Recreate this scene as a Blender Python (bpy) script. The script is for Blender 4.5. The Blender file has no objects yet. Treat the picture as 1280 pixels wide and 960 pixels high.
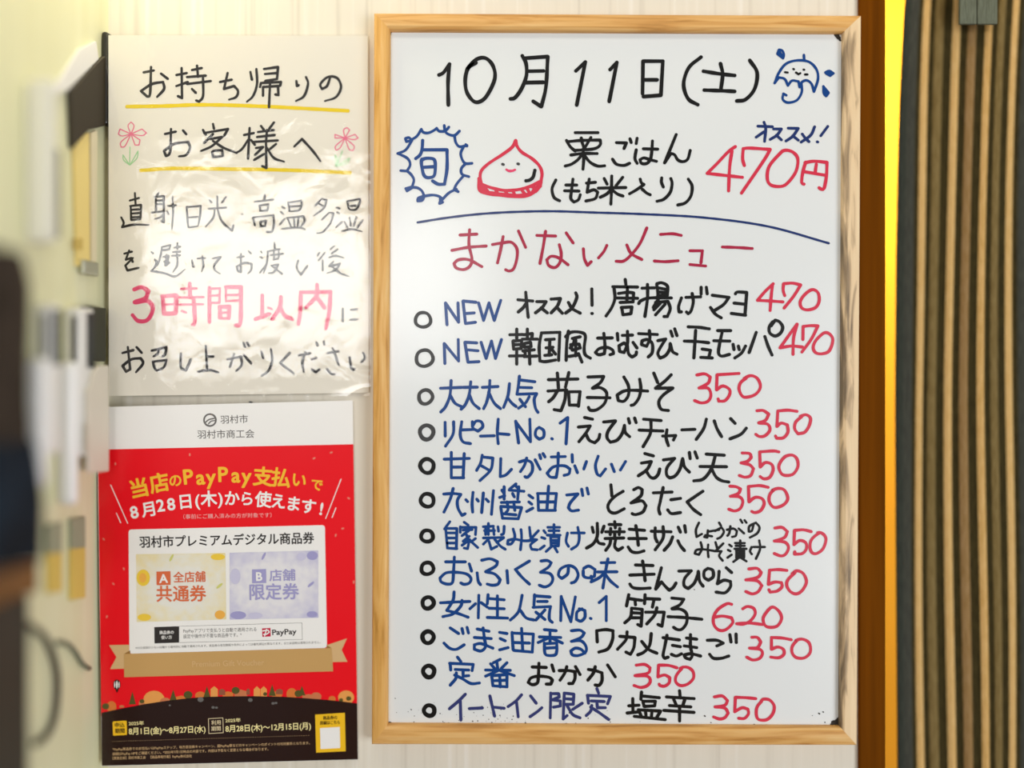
import bpy, math, random
from mathutils import Vector
random.seed(7)
SC = bpy.context.scene
COL = SC.collection
D = bpy.data
CZ = 1.5                                   # eye height of the camera above the floor

# ------------------------------------------------------------------ camera, light, exposure
cam_d = D.cameras.new('camera'); cam = D.objects.new('camera', cam_d); COL.objects.link(cam)
cam.location = (0, -1, CZ); cam.rotation_euler = (math.pi/2, 0, 0)
cam_d.sensor_width = 36; cam_d.lens = 36*1000/1280
cam_d.clip_start = .01
cam_d.dof.use_dof = True; cam_d.dof.focus_distance = .985; cam_d.dof.aperture_fstop = .176
SC.camera = cam
SC.view_settings.view_transform = 'Standard'; SC.view_settings.look = 'None'
SC.view_settings.gamma = 1; SC.view_settings.use_curve_mapping = False
SC.view_settings.exposure = -.38
w = D.worlds.new('world'); SC.world = w; w.use_nodes = True
w.node_tree.nodes['Background'].inputs[0].default_value = (1, .98, .95, 1)
w.node_tree.nodes['Background'].inputs[1].default_value = .26

def area(name, loc, target, sx, sy, power, col):
    l = D.lights.new(name, 'AREA'); l.shape = 'RECTANGLE'; l.size = sx; l.size_y = sy
    l.energy = power; l.color = col
    o = D.objects.new(name, l); COL.objects.link(o); o.location = loc
    d = Vector(target)-Vector(loc); o.rotation_euler = d.to_track_quat('-Z', 'Y').to_euler()
    return o
area('window_daylight', (-.96, -3, CZ+.52), (-.96, 0, CZ+.52), 1.6, .78, 38, (1, .99, .98))
area('right_daylight_fill', (2.35, -2.6, CZ-.5), (0, 0, CZ-.2), 1.4, 1.9, 82, (.90, .95, 1))  # added cool fill from the front right, source unseen, lifts the lower wall
area('ceiling_tube_lamp', (-.1, -.75, CZ+1.15), (.0, 0, CZ-.1), 1.5, .25, 5.8, (1, .93, .8))
area('corner_downlight', (-.40, -.11, CZ+.85), (-.47, -.03, CZ), .10, .10, 2.0, (1, .90, .58))
area('corner_spot', (-.462, -.05, CZ+.64), (-.49, -.02, CZ+.3), .04, .04, .15, (1, .88, .50))
area('curtain_glow_fill', (.60, -.14, CZ+.80), (.60, .0, CZ+.3), .08, .08, .55, (1, .72, .30))  # added warm fill, stands in for back-room light leaking onto the curtain top
area('back_room_lamp', (.80, .42, CZ+.75), (.80, .92, CZ+.2), .10, .6, 20, (1, .88, .60))

# ------------------------------------------------------------------ planes traced from the photo: 1 px = 1 mm on the wall, y = 0
class Plane:
    def __init__(s, y0, k=0): s.y0, s.k = y0, k
    def at(s, u, v, lift=0):
        a = (u-640)/1000; b = (480-v)/1000
        t = (1+s.y0-lift)/(1-s.k*a)
        return Vector((a*t, t-1, CZ+b*t))
BOARD = Plane(-.0130)
SIGN = Plane(.0044, .045)
POSTER = Plane(.0106, .0703)
WALLX, WS = -.5045, .15                     # the left wall starts in this corner and slants outwards towards the camera
WN = math.sqrt(1+WS*WS); WE = Vector((-WS/WN, -1/WN, 0)); WNRM = Vector((1/WN, -WS/WN, 0)); WC = Vector((WALLX, 0, 0))
def dep(u, p=0):                            # depth of the left wall (p in front of it) at pixel column u
    a = (u-640)/1000; return (p+WALLX*WNRM.x+WNRM.y)/(a*WNRM.x+WNRM.y)
def WP(q, p, z): return WC+WE*q+WNRM*p+Vector((0, 0, z))      # q along the wall towards the camera, p out of it
def LW(u, v, p=0):
    d = dep(u, p); return Vector(((u-640)/1000*d, d-1, CZ+(480-v)/1000*d))

# ------------------------------------------------------------------ materials
def mat(name, col, rough=.6, spec=.5, coat=0, bump=None, metal=0):
    m = D.materials.new(name); m.use_nodes = True; nt = m.node_tree; b = nt.nodes['Principled BSDF']
    b.inputs['Base Color'].default_value = (*col, 1); b.inputs['Roughness'].default_value = rough
    b.inputs['Specular IOR Level'].default_value = spec; b.inputs['Coat Weight'].default_value = coat
    b.inputs['Coat Roughness'].default_value = .08; b.inputs['Metallic'].default_value = metal
    if bump:
        sc, st, vec = bump
        g = nt.nodes.new('ShaderNodeNewGeometry'); mp = nt.nodes.new('ShaderNodeMapping'); mp.inputs['Scale'].default_value = vec
        n = nt.nodes.new('ShaderNodeTexNoise'); n.inputs['Scale'].default_value = sc; n.inputs['Detail'].default_value = 4
        bp = nt.nodes.new('ShaderNodeBump'); bp.inputs['Strength'].default_value = st; bp.inputs['Distance'].default_value = .002
        nt.links.new(g.outputs['Position'], mp.inputs[0]); nt.links.new(mp.outputs[0], n.inputs['Vector'])
        nt.links.new(n.outputs[0], bp.inputs['Height']); nt.links.new(bp.outputs[0], b.inputs['Normal'])
    return m
def noise_mat(name, stops, scale, vec, rough=.6, detail=5, bump=.15, spec=.4, dist=0, coat=0):
    m = mat(name, (1, 1, 1), rough, spec, coat); nt = m.node_tree; b = nt.nodes['Principled BSDF']
    g = nt.nodes.new('ShaderNodeNewGeometry'); mp = nt.nodes.new('ShaderNodeMapping'); mp.inputs['Scale'].default_value = vec
    n = nt.nodes.new('ShaderNodeTexNoise'); n.inputs['Scale'].default_value = scale; n.inputs['Detail'].default_value = detail
    n.inputs['Distortion'].default_value = dist
    r = nt.nodes.new('ShaderNodeValToRGB')
    while len(r.color_ramp.elements) < len(stops): r.color_ramp.elements.new(.5)
    for e, (p, c) in zip(r.color_ramp.elements, stops): e.position = p; e.color = (*c, 1)
    nt.links.new(g.outputs['Position'], mp.inputs[0]); nt.links.new(mp.outputs[0], n.inputs['Vector'])
    nt.links.new(n.outputs[0], r.inputs[0]); nt.links.new(r.outputs[0], b.inputs['Base Color'])
    if bump:
        bp = nt.nodes.new('ShaderNodeBump'); bp.inputs['Strength'].default_value = bump; bp.inputs['Distance'].default_value = .002
        nt.links.new(n.outputs[0], bp.inputs['Height']); nt.links.new(bp.outputs[0], b.inputs['Normal'])
    return m
def srgb(r, g, b):
    return tuple((c/255/12.92 if c/255 <= .04045 else ((c/255+.055)/1.055)**2.4) for c in (r, g, b))
S = srgb
def film_mat(name, refl, rough, bump, scale, haze=0.0):
    m = D.materials.new(name); m.use_nodes = True; nt = m.node_tree; nt.nodes.clear()
    out = nt.nodes.new('ShaderNodeOutputMaterial'); mx = nt.nodes.new('ShaderNodeMixShader')
    tr = nt.nodes.new('ShaderNodeBsdfTransparent'); gl = nt.nodes.new('ShaderNodeBsdfGlossy'); gl.inputs['Roughness'].default_value = rough
    mx.inputs[0].default_value = refl
    nt.links.new(tr.outputs[0], mx.inputs[1]); nt.links.new(gl.outputs[0], mx.inputs[2])
    g = nt.nodes.new('ShaderNodeNewGeometry'); n = nt.nodes.new('ShaderNodeTexNoise'); n.inputs['Scale'].default_value = scale
    n.inputs['Detail'].default_value = 2; n.inputs['Distortion'].default_value = .6
    bp = nt.nodes.new('ShaderNodeBump'); bp.inputs['Strength'].default_value = bump; bp.inputs['Distance'].default_value = .004
    nt.links.new(g.outputs['Position'], n.inputs['Vector']); nt.links.new(n.outputs[0], bp.inputs['Height']); nt.links.new(bp.outputs[0], gl.inputs['Normal'])
    nt.links.new(mx.outputs[0], out.inputs[0])
    return m
M = {}
M['wall'] = noise_mat('ribbed_wallpaper', [(.32, (.70, .64, .53)), (.42, (.79, .73, .61)), (.58, (.80, .74, .62)), (.68, (.85, .80, .70))], 1.0, (95, 95, 1.2), .8, 3, .3, .2)
M['wall_left'] = noise_mat('cream_wallpaper', [(.3, (.78, .76, .48)), (.7, (.83, .82, .56))], 1.0, (60, 60, 1.5), .8, 3, .2, .2)
M['floor'] = noise_mat('floor_boards', [(.3, (.25, .14, .07)), (.7, (.4, .25, .13))], 3, (1, 12, 1), .5)
M['post'] = noise_mat('dark_stained_wood', [(.3, (.11, .031, .0006)), (.7, (.17, .048, .001))], 2.0, (60, 60, 1.5), .8, 5, .1, .04)
PALE, MIDW, DARKW = (.78, .52, .25), (.62, .33, .10), (.30, .15, .05)
M['wood_h'] = noise_mat('pine_along', [(.28, (.42, .19, .04)), (.42, (.64, .32, .085)), (.55, (.76, .43, .14)), (.75, (.82, .53, .22))], 2.2, (3.5, 40, 55), .45, 6, .12, .4, .8)
M['wood_v'] = noise_mat('pine_upright', [(.30, (.46, .21, .03)), (.45, (.70, .36, .085)), (.6, (.80, .46, .14)), (.75, (.86, .57, .24))], 2.2, (45, 40, 3.5), .45, 6, .12, .4, .8)
M['wood_stained'] = noise_mat('grimy_pine_upright', [(.24, (.20, .14, .08)), (.36, (.50, .35, .20)), (.46, (.82, .60, .35)), (.8, (.90, .70, .43))], 2.0, (42, 40, 5), .5, 6, .12, .4, .9)
nt = M['wood_stained'].node_tree; rr = next(n for n in nt.nodes if n.type == 'VALTORGB'); gg = next(n for n in nt.nodes if n.type == 'NEW_GEOMETRY'); nn_ = next(n for n in nt.nodes if n.type == 'TEX_NOISE')
sx_ = nt.nodes.new('ShaderNodeSeparateXYZ'); ma = nt.nodes.new('ShaderNodeMath'); ma.operation = 'MULTIPLY_ADD'; ma.inputs[1].default_value = 14; ma.inputs[2].default_value = -.417*14; ad = nt.nodes.new('ShaderNodeMath')
nt.links.new(gg.outputs['Position'], sx_.inputs[0]); nt.links.new(sx_.outputs['X'], ma.inputs[0]); nt.links.new(ma.outputs[0], ad.inputs[0]); nt.links.new(nn_.outputs[0], ad.inputs[1]); nt.links.new(ad.outputs[0], rr.inputs[0])   # grime gathers along the inner edge
M['board'] = mat('white_enamel', (.80, .82, .81), .32, .5, .55, None)
M['board'].node_tree.nodes['Principled BSDF'].inputs['Coat Roughness'].default_value = .10
M['groove'] = mat('dark_groove', (.05, .035, .025), .8)
def ink(name, c, rough=.3): return mat(name, c, rough, .25, .22)
M['black'] = ink('black_marker', (.008, .008, .008)); M['blue'] = ink('blue_marker', (.006, .055, .24)); M['navy'] = ink('navy_marker', (.015, .035, .15))
M['red'] = ink('red_marker', (.68, .035, .075)); M['darkred'] = ink('dark_red_marker', (.42, .02, .06)); M['crimson'] = ink('crimson_marker', (.60, .02, .04))
M['purple'] = ink('violet_blue_marker', (.035, .045, .17)); M['grime'] = mat('dried_ink_grime', (.03, .025, .02), .9)
M['grey'] = mat('grey_glare_marker', (.03, .03, .03), .4)  # grey chestnut eyes; on the first bullets board glare put into the ink colour
M['brush'] = mat('black_brush_pen', (.012, .010, .010), .7); M['yellow'] = mat('yellow_marker', (.85, .62, .005), .7)
M['pink'] = mat('pink_pencil', (.85, .18, .30), .8); M['green'] = mat('green_pencil', (.35, .66, .32), .8); M['rose'] = mat('rose_felt_pen', (.80, .06, .16), .7)
M['paper'] = mat('cream_paper', (.86, .81, .70), .8, .2)
M['film'] = film_mat('crinkled_clear_film', .068, .05, .30, 26)
M['sleeve'] = film_mat('clear_sleeve', .03, .14, .10, 7)
P_ = lambda n, c, r=.4: mat(n, c, r, .1)
M['pwhite'] = P_('print_white', (.93, .91, .87)); M['pred'] = P_('print_red', (.88, .006, .014)); M['pred2'] = P_('print_bright_red', (.80, .03, .05))
M['pbrown'] = P_('print_dark_brown', (.022, .008, .006)); M['pgold'] = P_('print_gold', (.60, .36, .13)); M['pgold2'] = P_('print_dark_gold', (.33, .16, .04))
M['pgold3'] = P_('print_pale_gold', (.70, .46, .22)); M['pyellow'] = P_('print_yellow', (.95, .56, .02)); M['ptitle'] = P_('print_title_yellow', (.98, .55, .04))
M['pgrey'] = P_('print_grey', (.16, .15, .14)); M['pblack'] = P_('print_black', (.035, .030, .028)); M['porange'] = P_('print_vermilion', (.74, .16, .06))
M['plav'] = P_('print_lavender', (.38, .36, .62)); M['plav2'] = P_('print_pale_lavender', (.62, .60, .76)); M['plav3'] = P_('print_lilac_white', (.80, .78, .82))
M['pcream'] = P_('print_cream', (.86, .82, .66)); M['plem'] = P_('print_lemon', (.86, .74, .34)); M['pegg'] = P_('print_egg_yellow', (.90, .62, .06))
M['pleaf'] = P_('print_leaf', (.66, .66, .20)); M['pamber'] = P_('print_amber', (.90, .46, .08)); M['ppale'] = P_('print_pale_yellow', (.92, .80, .38))
M['pinkw'] = P_('print_pink_white', (.88, .50, .48)); M['polive'] = P_('print_olive', (.10, .09, .02)); M['ptan'] = P_('print_terracotta', (.62, .20, .08)); M['pconf'] = P_('print_salmon', (.85, .22, .16))
M['phill'] = P_('print_burnt_orange', (.72, .20, .04)); M['pamber2'] = P_('print_light_orange', (.84, .36, .09)); M['pcut'] = P_('print_brick', (.32, .10, .05)); M['pyband'] = P_('print_band_cream', (.80, .66, .40)); M['pcrim'] = P_('print_logo_red', (.60, .02, .06))

# ------------------------------------------------------------------ object helpers
def link(name, verts, faces, m, parent=None, smooth=False):
    me = D.meshes.new(name); me.from_pydata([tuple(v) for v in verts], [], faces); me.update()
    ms = m if isinstance(m, (list, tuple)) else [m]
    for q in ms: me.materials.append(q)
    if smooth:
        for p in me.polygons: p.use_smooth = True
    o = D.objects.new(name, me); COL.objects.link(o)
    if parent is not None:
        o.parent = parent
        par, off = parent, Vector((0, 0, 0))
        while par is not None: off = off+par.location; par = par.parent
        me.transform(__import__('mathutils').Matrix.Translation(-off))
    return o
def tag(o, label, cat, group=None):
    o['label'] = label; o['category'] = cat
    if group: o['group'] = group
    return o
def thing(name, loc, label, cat, group=None):
    o = D.objects.new(name, None); COL.objects.link(o); o.location = loc; o.empty_display_size = .05
    return tag(o, label, cat, group)
def struct(name, verts, faces, m):
    o = link(name, verts, faces, m); o['kind'] = 'structure'; return o
class MB:
    def __init__(s): s.v, s.f = [], []
    def quad_prism(s, front, back):            # two matching outlines joined to a closed solid
        n = len(front); b = len(s.v); s.v += list(front)+list(back)
        s.f.append(tuple(range(b, b+n))); s.f.append(tuple(range(b+2*n-1, b+n-1, -1)))
        for i in range(n):
            j = (i+1) % n; s.f.append((b+i, b+n+i, b+n+j, b+j))
    def box(s, a, c):
        x0, y0, z0 = a; x1, y1, z1 = c
        f = [Vector(p) for p in ((x0, y0, z0), (x1, y0, z0), (x1, y0, z1), (x0, y0, z1))]
        k = [Vector(p) for p in ((x0, y1, z0), (x1, y1, z0), (x1, y1, z1), (x0, y1, z1))]
        s.quad_prism(f, k)
    def build(s, name, m, parent=None, bevel=0, seg=3):
        o = link(name, s.v, s.f, m, parent)
        if bevel:
            bv = o.modifiers.new('bevel', 'BEVEL'); bv.width = bevel; bv.segments = seg; bv.limit_method = 'ANGLE'
        return o

# ------------------------------------------------------------------ writing: strokes traced as centre lines, laid as flat ink on a plane
def parse(txt):
    out = []
    for s in txt.replace('\n', ' ').split(','):
        n = [float(q) for q in s.split()]
        if len(n) >= 4: out.append([(n[i], n[i+1]) for i in range(0, len(n)-1, 2)])
    return out
def catmull(pts, step):
    # smooth through gentle bends, keep sharp ones
    n = len(pts); corner = [True]+[False]*(n-2)+[True]
    for i in range(1, n-1):
        a = Vector(pts[i])-Vector(pts[i-1]); b = Vector(pts[i+1])-Vector(pts[i])
        if a.length < 1e-6 or b.length < 1e-6: corner[i] = True; continue
        corner[i] = math.degrees(abs(a.angle_signed(b))) > 66
    runs, cur = [], [pts[0]]
    for i in range(1, n):
        cur.append(pts[i])
        if corner[i]: runs.append(cur); cur = [pts[i]]
    closed = len(runs) == 1 and (Vector(pts[0])-Vector(pts[-1])).length < 2*step and n > 4
    res = []
    for r in runs:
        P = [Vector(p) for p in r]
        if len(P) == 2: res.append(P); continue
        if closed: P0, P1 = P[-2], P[1]
        else: P0, P1 = P[0]*2-P[1], P[-1]*2-P[-2]
        E = [P0]+P+[P1]; o = []
        for i in range(1, len(E)-2):
            p0, p1, p2, p3 = E[i-1:i+3]
            k = max(2, min(10, int((p2-p1).length/step)))
            for q in range(k):
                t = q/k
                o.append(.5*((2*p1)+(p2-p0)*t+(2*p0-5*p1+4*p2-p3)*t*t+(3*p1-p0-3*p2+p3)*t**3))
        o.append(P[-1]); res.append(o)
    return res
class Ink:
    def __init__(s, plane, lift): s.pl, s.lift, s.v, s.f, s.dl, s.n = plane, lift, [], [], 0, 0
    def pt(s, p): s.v.append(s.pl.at(p[0], p[1], s.lift+s.dl)); return len(s.v)-1
    def disc(s, c, r, n=10, ry=None, rot=0):
        s.n += 1; s.dl = 3e-6*(s.n % 17)
        ry = r if ry is None else ry; ca, sa = math.cos(rot), math.sin(rot)
        ids = []
        for i in range(n):
            a = -2*math.pi*i/n; x, y = r*math.cos(a), ry*math.sin(a)
            ids.append(s.pt((c[0]+x*ca-y*sa, c[1]+x*sa+y*ca)))
        s.f.append(tuple(ids))
    def poly(s, pts):
        ids = [s.pt(p) for p in pts]
        s.dl = 0
        ar = sum(pts[i][0]*pts[(i+1) % len(pts)][1]-pts[(i+1) % len(pts)][0]*pts[i][1] for i in range(len(pts)))
        s.f.append(tuple(ids if ar < 0 else ids[::-1]))
    def rrect(s, q, r=2.0, n=4):               # four corners with rounded tips
        out = []
        for i in range(4):
            c = Vector(q[i]); a = (Vector(q[i-1])-c).normalized()*r; b = (Vector(q[(i+1) % 4])-c).normalized()*r
            for k in range(n+1):
                t = k/n; out.append(tuple(c+a*(1-t)**2+b*t**2))
        s.poly(out)
    def stroke(s, pts, w, step=1.5, taper=0, cap=True):
        runs = catmull(pts, step); N = len(runs)
        for ri, r in enumerate(runs):
            s.n += 1; s.dl = 3e-6*(s.n % 17)
            if len(r) < 2: continue
            L, Rr = [], []; n = len(r)
            for i, p in enumerate(r):
                t = (r[min(i+1, n-1)]-r[max(i-1, 0)])
                if t.length < 1e-6: t = Vector((1, 0))
                t.normalize(); nn = Vector((-t.y, t.x))
                h = w/2*(1+.07*math.sin(p.x*.31+p.y*.23))
                if taper:
                    if ri == 0: h *= 1-taper*max(0, 1-i/(n*.35))*.4
                    if ri == N-1: h *= 1-taper*max(0, (i-n*.6)/(n*.4))
                L.append(s.pt(p+nn*h)); Rr.append(s.pt(p-nn*h))
            for i in range(n-1): s.f.append((L[i], L[i+1], Rr[i+1], Rr[i]))
            hw = w/2
            s.disc(r[0], hw*(1-.35*taper) if ri == 0 else hw)
            if ri == N-1: s.disc(r[-1], hw*(1-.8*taper))
    def text(s, body, p0, p1, size, bold=.0, centred=False):
        c = D.curves.new('lettering', 'FONT'); c.body = body; c.resolution_u = 3
        o = D.objects.new('lettering', c); COL.objects.link(o)
        dg = bpy.context.evaluated_depsgraph_get(); dg.update(); me = o.evaluated_get(dg).to_mesh()
        vs = [(v.co.x, v.co.y) for v in me.vertices]; fs = [tuple(p.vertices) for p in me.polygons]
        D.objects.remove(o); D.curves.remove(c)
        if not vs: return
        x0 = min(v[0] for v in vs); x1 = max(v[0] for v in vs)
        a, b = Vector(p0), Vector(p1)
        if centred: b = b*size*(x1-x0); a = a-b/2; b = a+b
        e = (b-a)/(x1-x0); up = Vector((e.y, -e.x)).normalized()*size
        s.n += 1; s.dl = 4e-5+3e-6*(s.n % 5)
        base = len(s.v); px = [a+e*(x-x0)+up*y for x, y in vs]
        for q in px: s.pt(q)
        cnt = {}
        for f in fs:
            s.f.append(tuple(base+i for i in f))
            for i, j in zip(f, f[1:]+f[:1]): cnt[tuple(sorted((i, j)))] = cnt.get(tuple(sorted((i, j))), 0)+1
        if bold > 0:                                  # heavier letters: a band along every outline
            h = bold*size; seen = set()
            for k, ((i, j), c_) in enumerate(sorted(cnt.items())):
                if c_ != 1: continue
                t = px[j]-px[i]
                if t.length < 1e-6: continue
                t.normalize(); nn = Vector((-t.y, t.x))*h; s.dl = 2e-6*(k % 12)
                s.f.append((s.pt(px[i]+nn), s.pt(px[j]+nn), s.pt(px[j]-nn), s.pt(px[i]-nn)))
                for q in (i, j):
                    if q not in seen: seen.add(q); s.disc(px[q], h, 6)
        s.dl = 0
    def glyph(s, ch, c, size, rot, bold):        # one character centred on c, turned by rot degrees (clockwise)
        r = math.radians(rot); e = Vector((math.cos(r), math.sin(r))); up = Vector((e.y, -e.x))
        s.text(ch, Vector(c)-up*(size*.37), e, size, bold, True)
    def build(s, name, m, parent, label=None):
        o = link(name, s.v, s.f, m, parent)
        if label: o['label'] = label
        return o
def T(x0, y0, k, txt): return [[(x0+x/k, y0+y/k) for x, y in st] for st in parse(txt)]

# ------------------------------------------------------------------ the room
def wallquad(name, a, b, c, d, m): return struct(name, [a, b, c, d], [(0, 1, 2, 3)], m)
mb = MB(); mb.box((WALLX-.10, 0, 0), (.432, .06, 2.7)); o = mb.build('wall_back', M['wall']); o['kind'] = 'structure'
mb = MB(); mb.quad_prism([WP(0, 0, 0), WP(0, 0, 2.7), WP(.30, 0, 2.7), WP(.30, 0, 0)], [WP(0, -.06, 0), WP(0, -.06, 2.7), WP(.30, -.06, 2.7), WP(.30, -.06, 0)]); o = mb.build('wall_left', M['wall_left']); o['kind'] = 'structure'
mb = MB(); mb.box((WALLX-.06, -4, -.05), (2.2, 1.2, 0)); o = mb.build('floor', M['floor']); o['kind'] = 'structure'
mb = MB(); mb.box((.432, -.006, 0), (.4645, .05, 2.7)); o = mb.build('trim_1', M['post'], None, .002); o['kind'] = 'structure'
M['yellow_wall'] = noise_mat('yellow_painted_wall', [(.3, (.92, .40, .022)), (.7, (.95, .44, .03))], 3, (1, 1, 1), .8, 3, .05, .2)
mb = MB(); mb.box((.40, .92, 0), (1.6, .98, 2.7)); o = mb.build('wall_back_room', M['yellow_wall']); o['kind'] = 'structure'

# ------------------------------------------------------------------ the striped curtain in the doorway
CY = .018
cols = [(1117, 'c_edge'), (1127, 'c_edge2'), (1139, 'c_dark'), (1144.5, 'c_tan'), (1153.5, 'c_dark'), (1160.5, 'c_olive'), (1171, 'c_dark'), (1181.5, 'c_tan'), (1190.5, 'c_dark'), (1199.5, 'c_brown'),
        (1209.5, 'c_dark'), (1220.5, 'c_tan2'), (1229.5, 'c_dark'), (1237.5, 'c_olive'), (1247, 'c_dark'), (1257, 'c_tan'), (1266, 'c_dark'), (1273, 'c_edge2'), (1285, 'c_dark'), (1292, 'c_tan'),
        (1303, 'c_dark'), (1310, 'c_olive'), (1322, 'c_dark'), (1330, 'c_tan2'), (1340, 'c_dark'), (1347, 'c_olive'), (1360, 'c_dark'), (1368, 'c_tan'), (1379, 'c_dark'), (1390, None)]
def fab(n, c1, c2): return noise_mat(n, [(.35, c1), (.65, c2)], 1, (420, 420, 60), .85, 8, .6, .1)
M['c_edge'] = fab('cloth_slate', (.030, .034, .026), (.045, .050, .038)); M['c_edge2'] = fab('cloth_grey_green', (.045, .045, .036), (.065, .066, .05))
M['c_dark'] = fab('cloth_dark_olive', (.030, .022, .006), (.055, .040, .012)); M['c_tan'] = fab('cloth_tan', (.62, .38, .13), (.72, .47, .19)); M['c_tan2'] = fab('cloth_ochre', (.56, .33, .10), (.70, .44, .17))
M['c_olive'] = fab('cloth_olive', (.17, .115, .038), (.24, .17, .065)); M['c_brown'] = fab('cloth_brown', (.26, .15, .05), (.34, .21, .09))
names = sorted({c[1] for c in cols if c[1]}); vs, fs, mi = [], [], []
rows = list(range(-340, 1420, 40))
def cshift(u, v):
    v = max(v, -60); s = 14*math.exp(-(v+10)/170)*(1-.35*min(1, (u-1117)/120)); s += 3.5*max(0, (v-500)/460); s += 2.0*math.sin(v/150+u/37)*min(1, (u-1117)/30); return s
K = 4; grid_u = []
for (u0, n0), (u1, n1) in zip(cols, cols[1:]):
    for k in range(K): grid_u.append((u0+(u1-u0)*k/K, n0, k/K))
grid_u.append((cols[-1][0], None, 0))
for v in rows:
    for (u, n, t) in grid_u:
        ridge = math.sin(math.pi*t); raised = n not in ('c_dark', None)
        y = CY+.003*math.sin(u*.05)-(.0022*ridge if raised else -.0018*ridge)
        vs.append(Vector(((u+cshift(u, v)-640)/1000*(1+CY), y, CZ+(480-v)/1000*(1+CY))))
nu = len(grid_u)
for r in range(len(rows)-1):
    for i in range(nu-1):
        fs.append((r*nu+i, (r+1)*nu+i, (r+1)*nu+i+1, r*nu+i+1)); mi.append(names.index(grid_u[i][1]))
zt = max(q.z for q in vs)
ct = thing('striped_curtain', (1.0, CY, zt), 'heavy tan and dark olive striped fabric curtain hanging in the doorway at right', 'curtain')
o = link('fabric', vs, fs, [M[n] for n in names], ct, True)
for p, q in zip(o.data.polygons, mi): p.material_index = q
sol = o.modifiers.new('thickness', 'SOLIDIFY'); sol.thickness = .0008; sol.offset = 0
mb = MB()
for k, (a, b) in enumerate(((1196, 1217), (1218, 1243))):
    q = [((u-640)/1000*(1.0), CZ+(480-v)/1000*1.0) for u, v in ((a, 33), (b, 33), (b, -60), (a, -60))]
    mb.quad_prism([Vector((x, CY-.025, z)) for x, z in q], [Vector((x, CY-.021, z)) for x, z in q])
o = mb.build('hanging_tab', fab('cloth_sage', (.11, .12, .085), (.15, .165, .12)), ct, .001); o['label'] = 'grey green cloth tab at the top of the curtain'
mb = MB(); n = 12
ring = lambda x: [Vector((x, CY+.014*math.cos(2*math.pi*i/n), zt+.010+.014*math.sin(2*math.pi*i/n))) for i in range(n)]
mb.quad_prism(ring(.4645), ring(1.6)); mb.build('curtain_rod', mat('rod_brown', (.12, .06, .03), .4), ct)

# ------------------------------------------------------------------ the whiteboard
wb = thing('whiteboard', (0, 0, CZ-.452), 'white menu board in a pine frame covered in handwritten black, blue and red writing', 'whiteboard')
pl = Plane(-.020)
O = [(467, 15.5), (1077.5, 18.5), (1072, 932.5), (464, 931.5)]; I = [(487.5, 37.5), (1054.5, 40), (1050.5, 909), (484.5, 906)]
mb = MB(); q = [BOARD.at(*p) for p in ((480, 30), (1062, 33), (1058, 916), (478, 914))]
mb.quad_prism([q[3], q[2], q[1], q[0]], [Vector((p.x, -.003, p.z)) for p in (q[3], q[2], q[1], q[0])]); mb.build('writing_surface', M['board'], wb)
prof = [(0, 0), (0, -.015), (.03, -.0185), (.10, -.0205), (.45, -.0225), (.80, -.0225), (.95, -.0205), (1, -.0175), (1, -.0125), (.4, -.0125), (.4, 0)]
for k, (nm, m, lab) in enumerate((('frame_rail', 'wood_h', 'top pine rail'), ('frame_rail', 'wood_stained', 'right pine rail with grey smudges'), ('frame_rail', 'wood_h', 'bottom pine rail'), ('frame_rail', 'wood_v', 'left pine rail'))):
    a, b = k, (k+1) % 4; e1, e2 = [], []
    for s_, y in prof:
        for lst, i in ((e1, a), (e2, b)):
            u = O[i][0]+(I[i][0]-O[i][0])*s_; v = O[i][1]+(I[i][1]-O[i][1])*s_; p = pl.at(u, v); lst.append(Vector((p.x, y, p.z)))
    mb = MB(); mb.quad_prism(e1, e2); r = mb.build(nm, M[m], wb); r['label'] = lab
# dark seam where the enamel meets the frame, and the grime along it
ik = Ink(BOARD, .0002)
for a, b in ((0, 1), (1, 2), (3, 0)):
    ik.stroke([(I[a][0], I[a][1]+.5), (I[b][0], I[b][1]+.5)], 2.0)
ik.build('frame_seam', M['groove'], wb)
ik = Ink(BOARD, .0003)
for i in range(150):
    u = random.uniform(488, 1048); ik.disc((u, 907.5+(u-485)/565*2.5-abs(random.gauss(0, 1.6))), random.uniform(.5, 2.2), 7, random.uniform(.4, 1.4), random.uniform(0, 3))
for i in range(60):
    u = random.choice((random.uniform(488, 640), random.gauss(612, 14), random.uniform(640, 1045))); ik.disc((u, 904-abs(random.gauss(0, 12))), random.uniform(.3, .9), 6)
for u, v, r in ((1046, 44, 4), (1048, 47, 3.5), (1043, 41, 3), (1050, 50, 2), (1044, 905, 6), (1047, 902, 4), (1049, 900, 4), (1041, 907, 4), (487, 42, 2.4), (488, 40, 2), (490, 39, 2), (488, 904, 2.5), (490, 905, 2), (495, 906, 2), (881, 895, 1.4), (868, 737, .9), (486.5, 338, 1), (1024, 892, 1.5), (1029, 890, 1.2), (514, 887, 1), (494, 873, .8)):
    ik.disc((u, v), r, 8, r*.7, .6)
g = ik.build('grime_specks', M['grime'], wb, 'dark specks of dried ink along the lower edge'); g['kind'] = 'stuff'
WB_LIFT = [.00045]
def write(name, label, m, wpx, *blocks, parent=None, plane=BOARD, lift=None, taper=0, extra=None):
    ik = Ink(plane, WB_LIFT[0] if lift is None else lift)
    for (x0, y0, k, txt) in blocks:
        for st in T(x0, y0, k, txt): ik.stroke(st, wpx*(1.08 if plane is BOARD else 1.12), taper=taper)
    if extra: extra(ik)
    return ik.build(name, M[m], wb if parent is None else parent, label)
A1, A2, A3, A4, A5 = (530, 50, 4.923), (790, 50, 4.923), (490, 145, 6.4), (680, 145, 6.4), (870, 145, 7.111)
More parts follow.
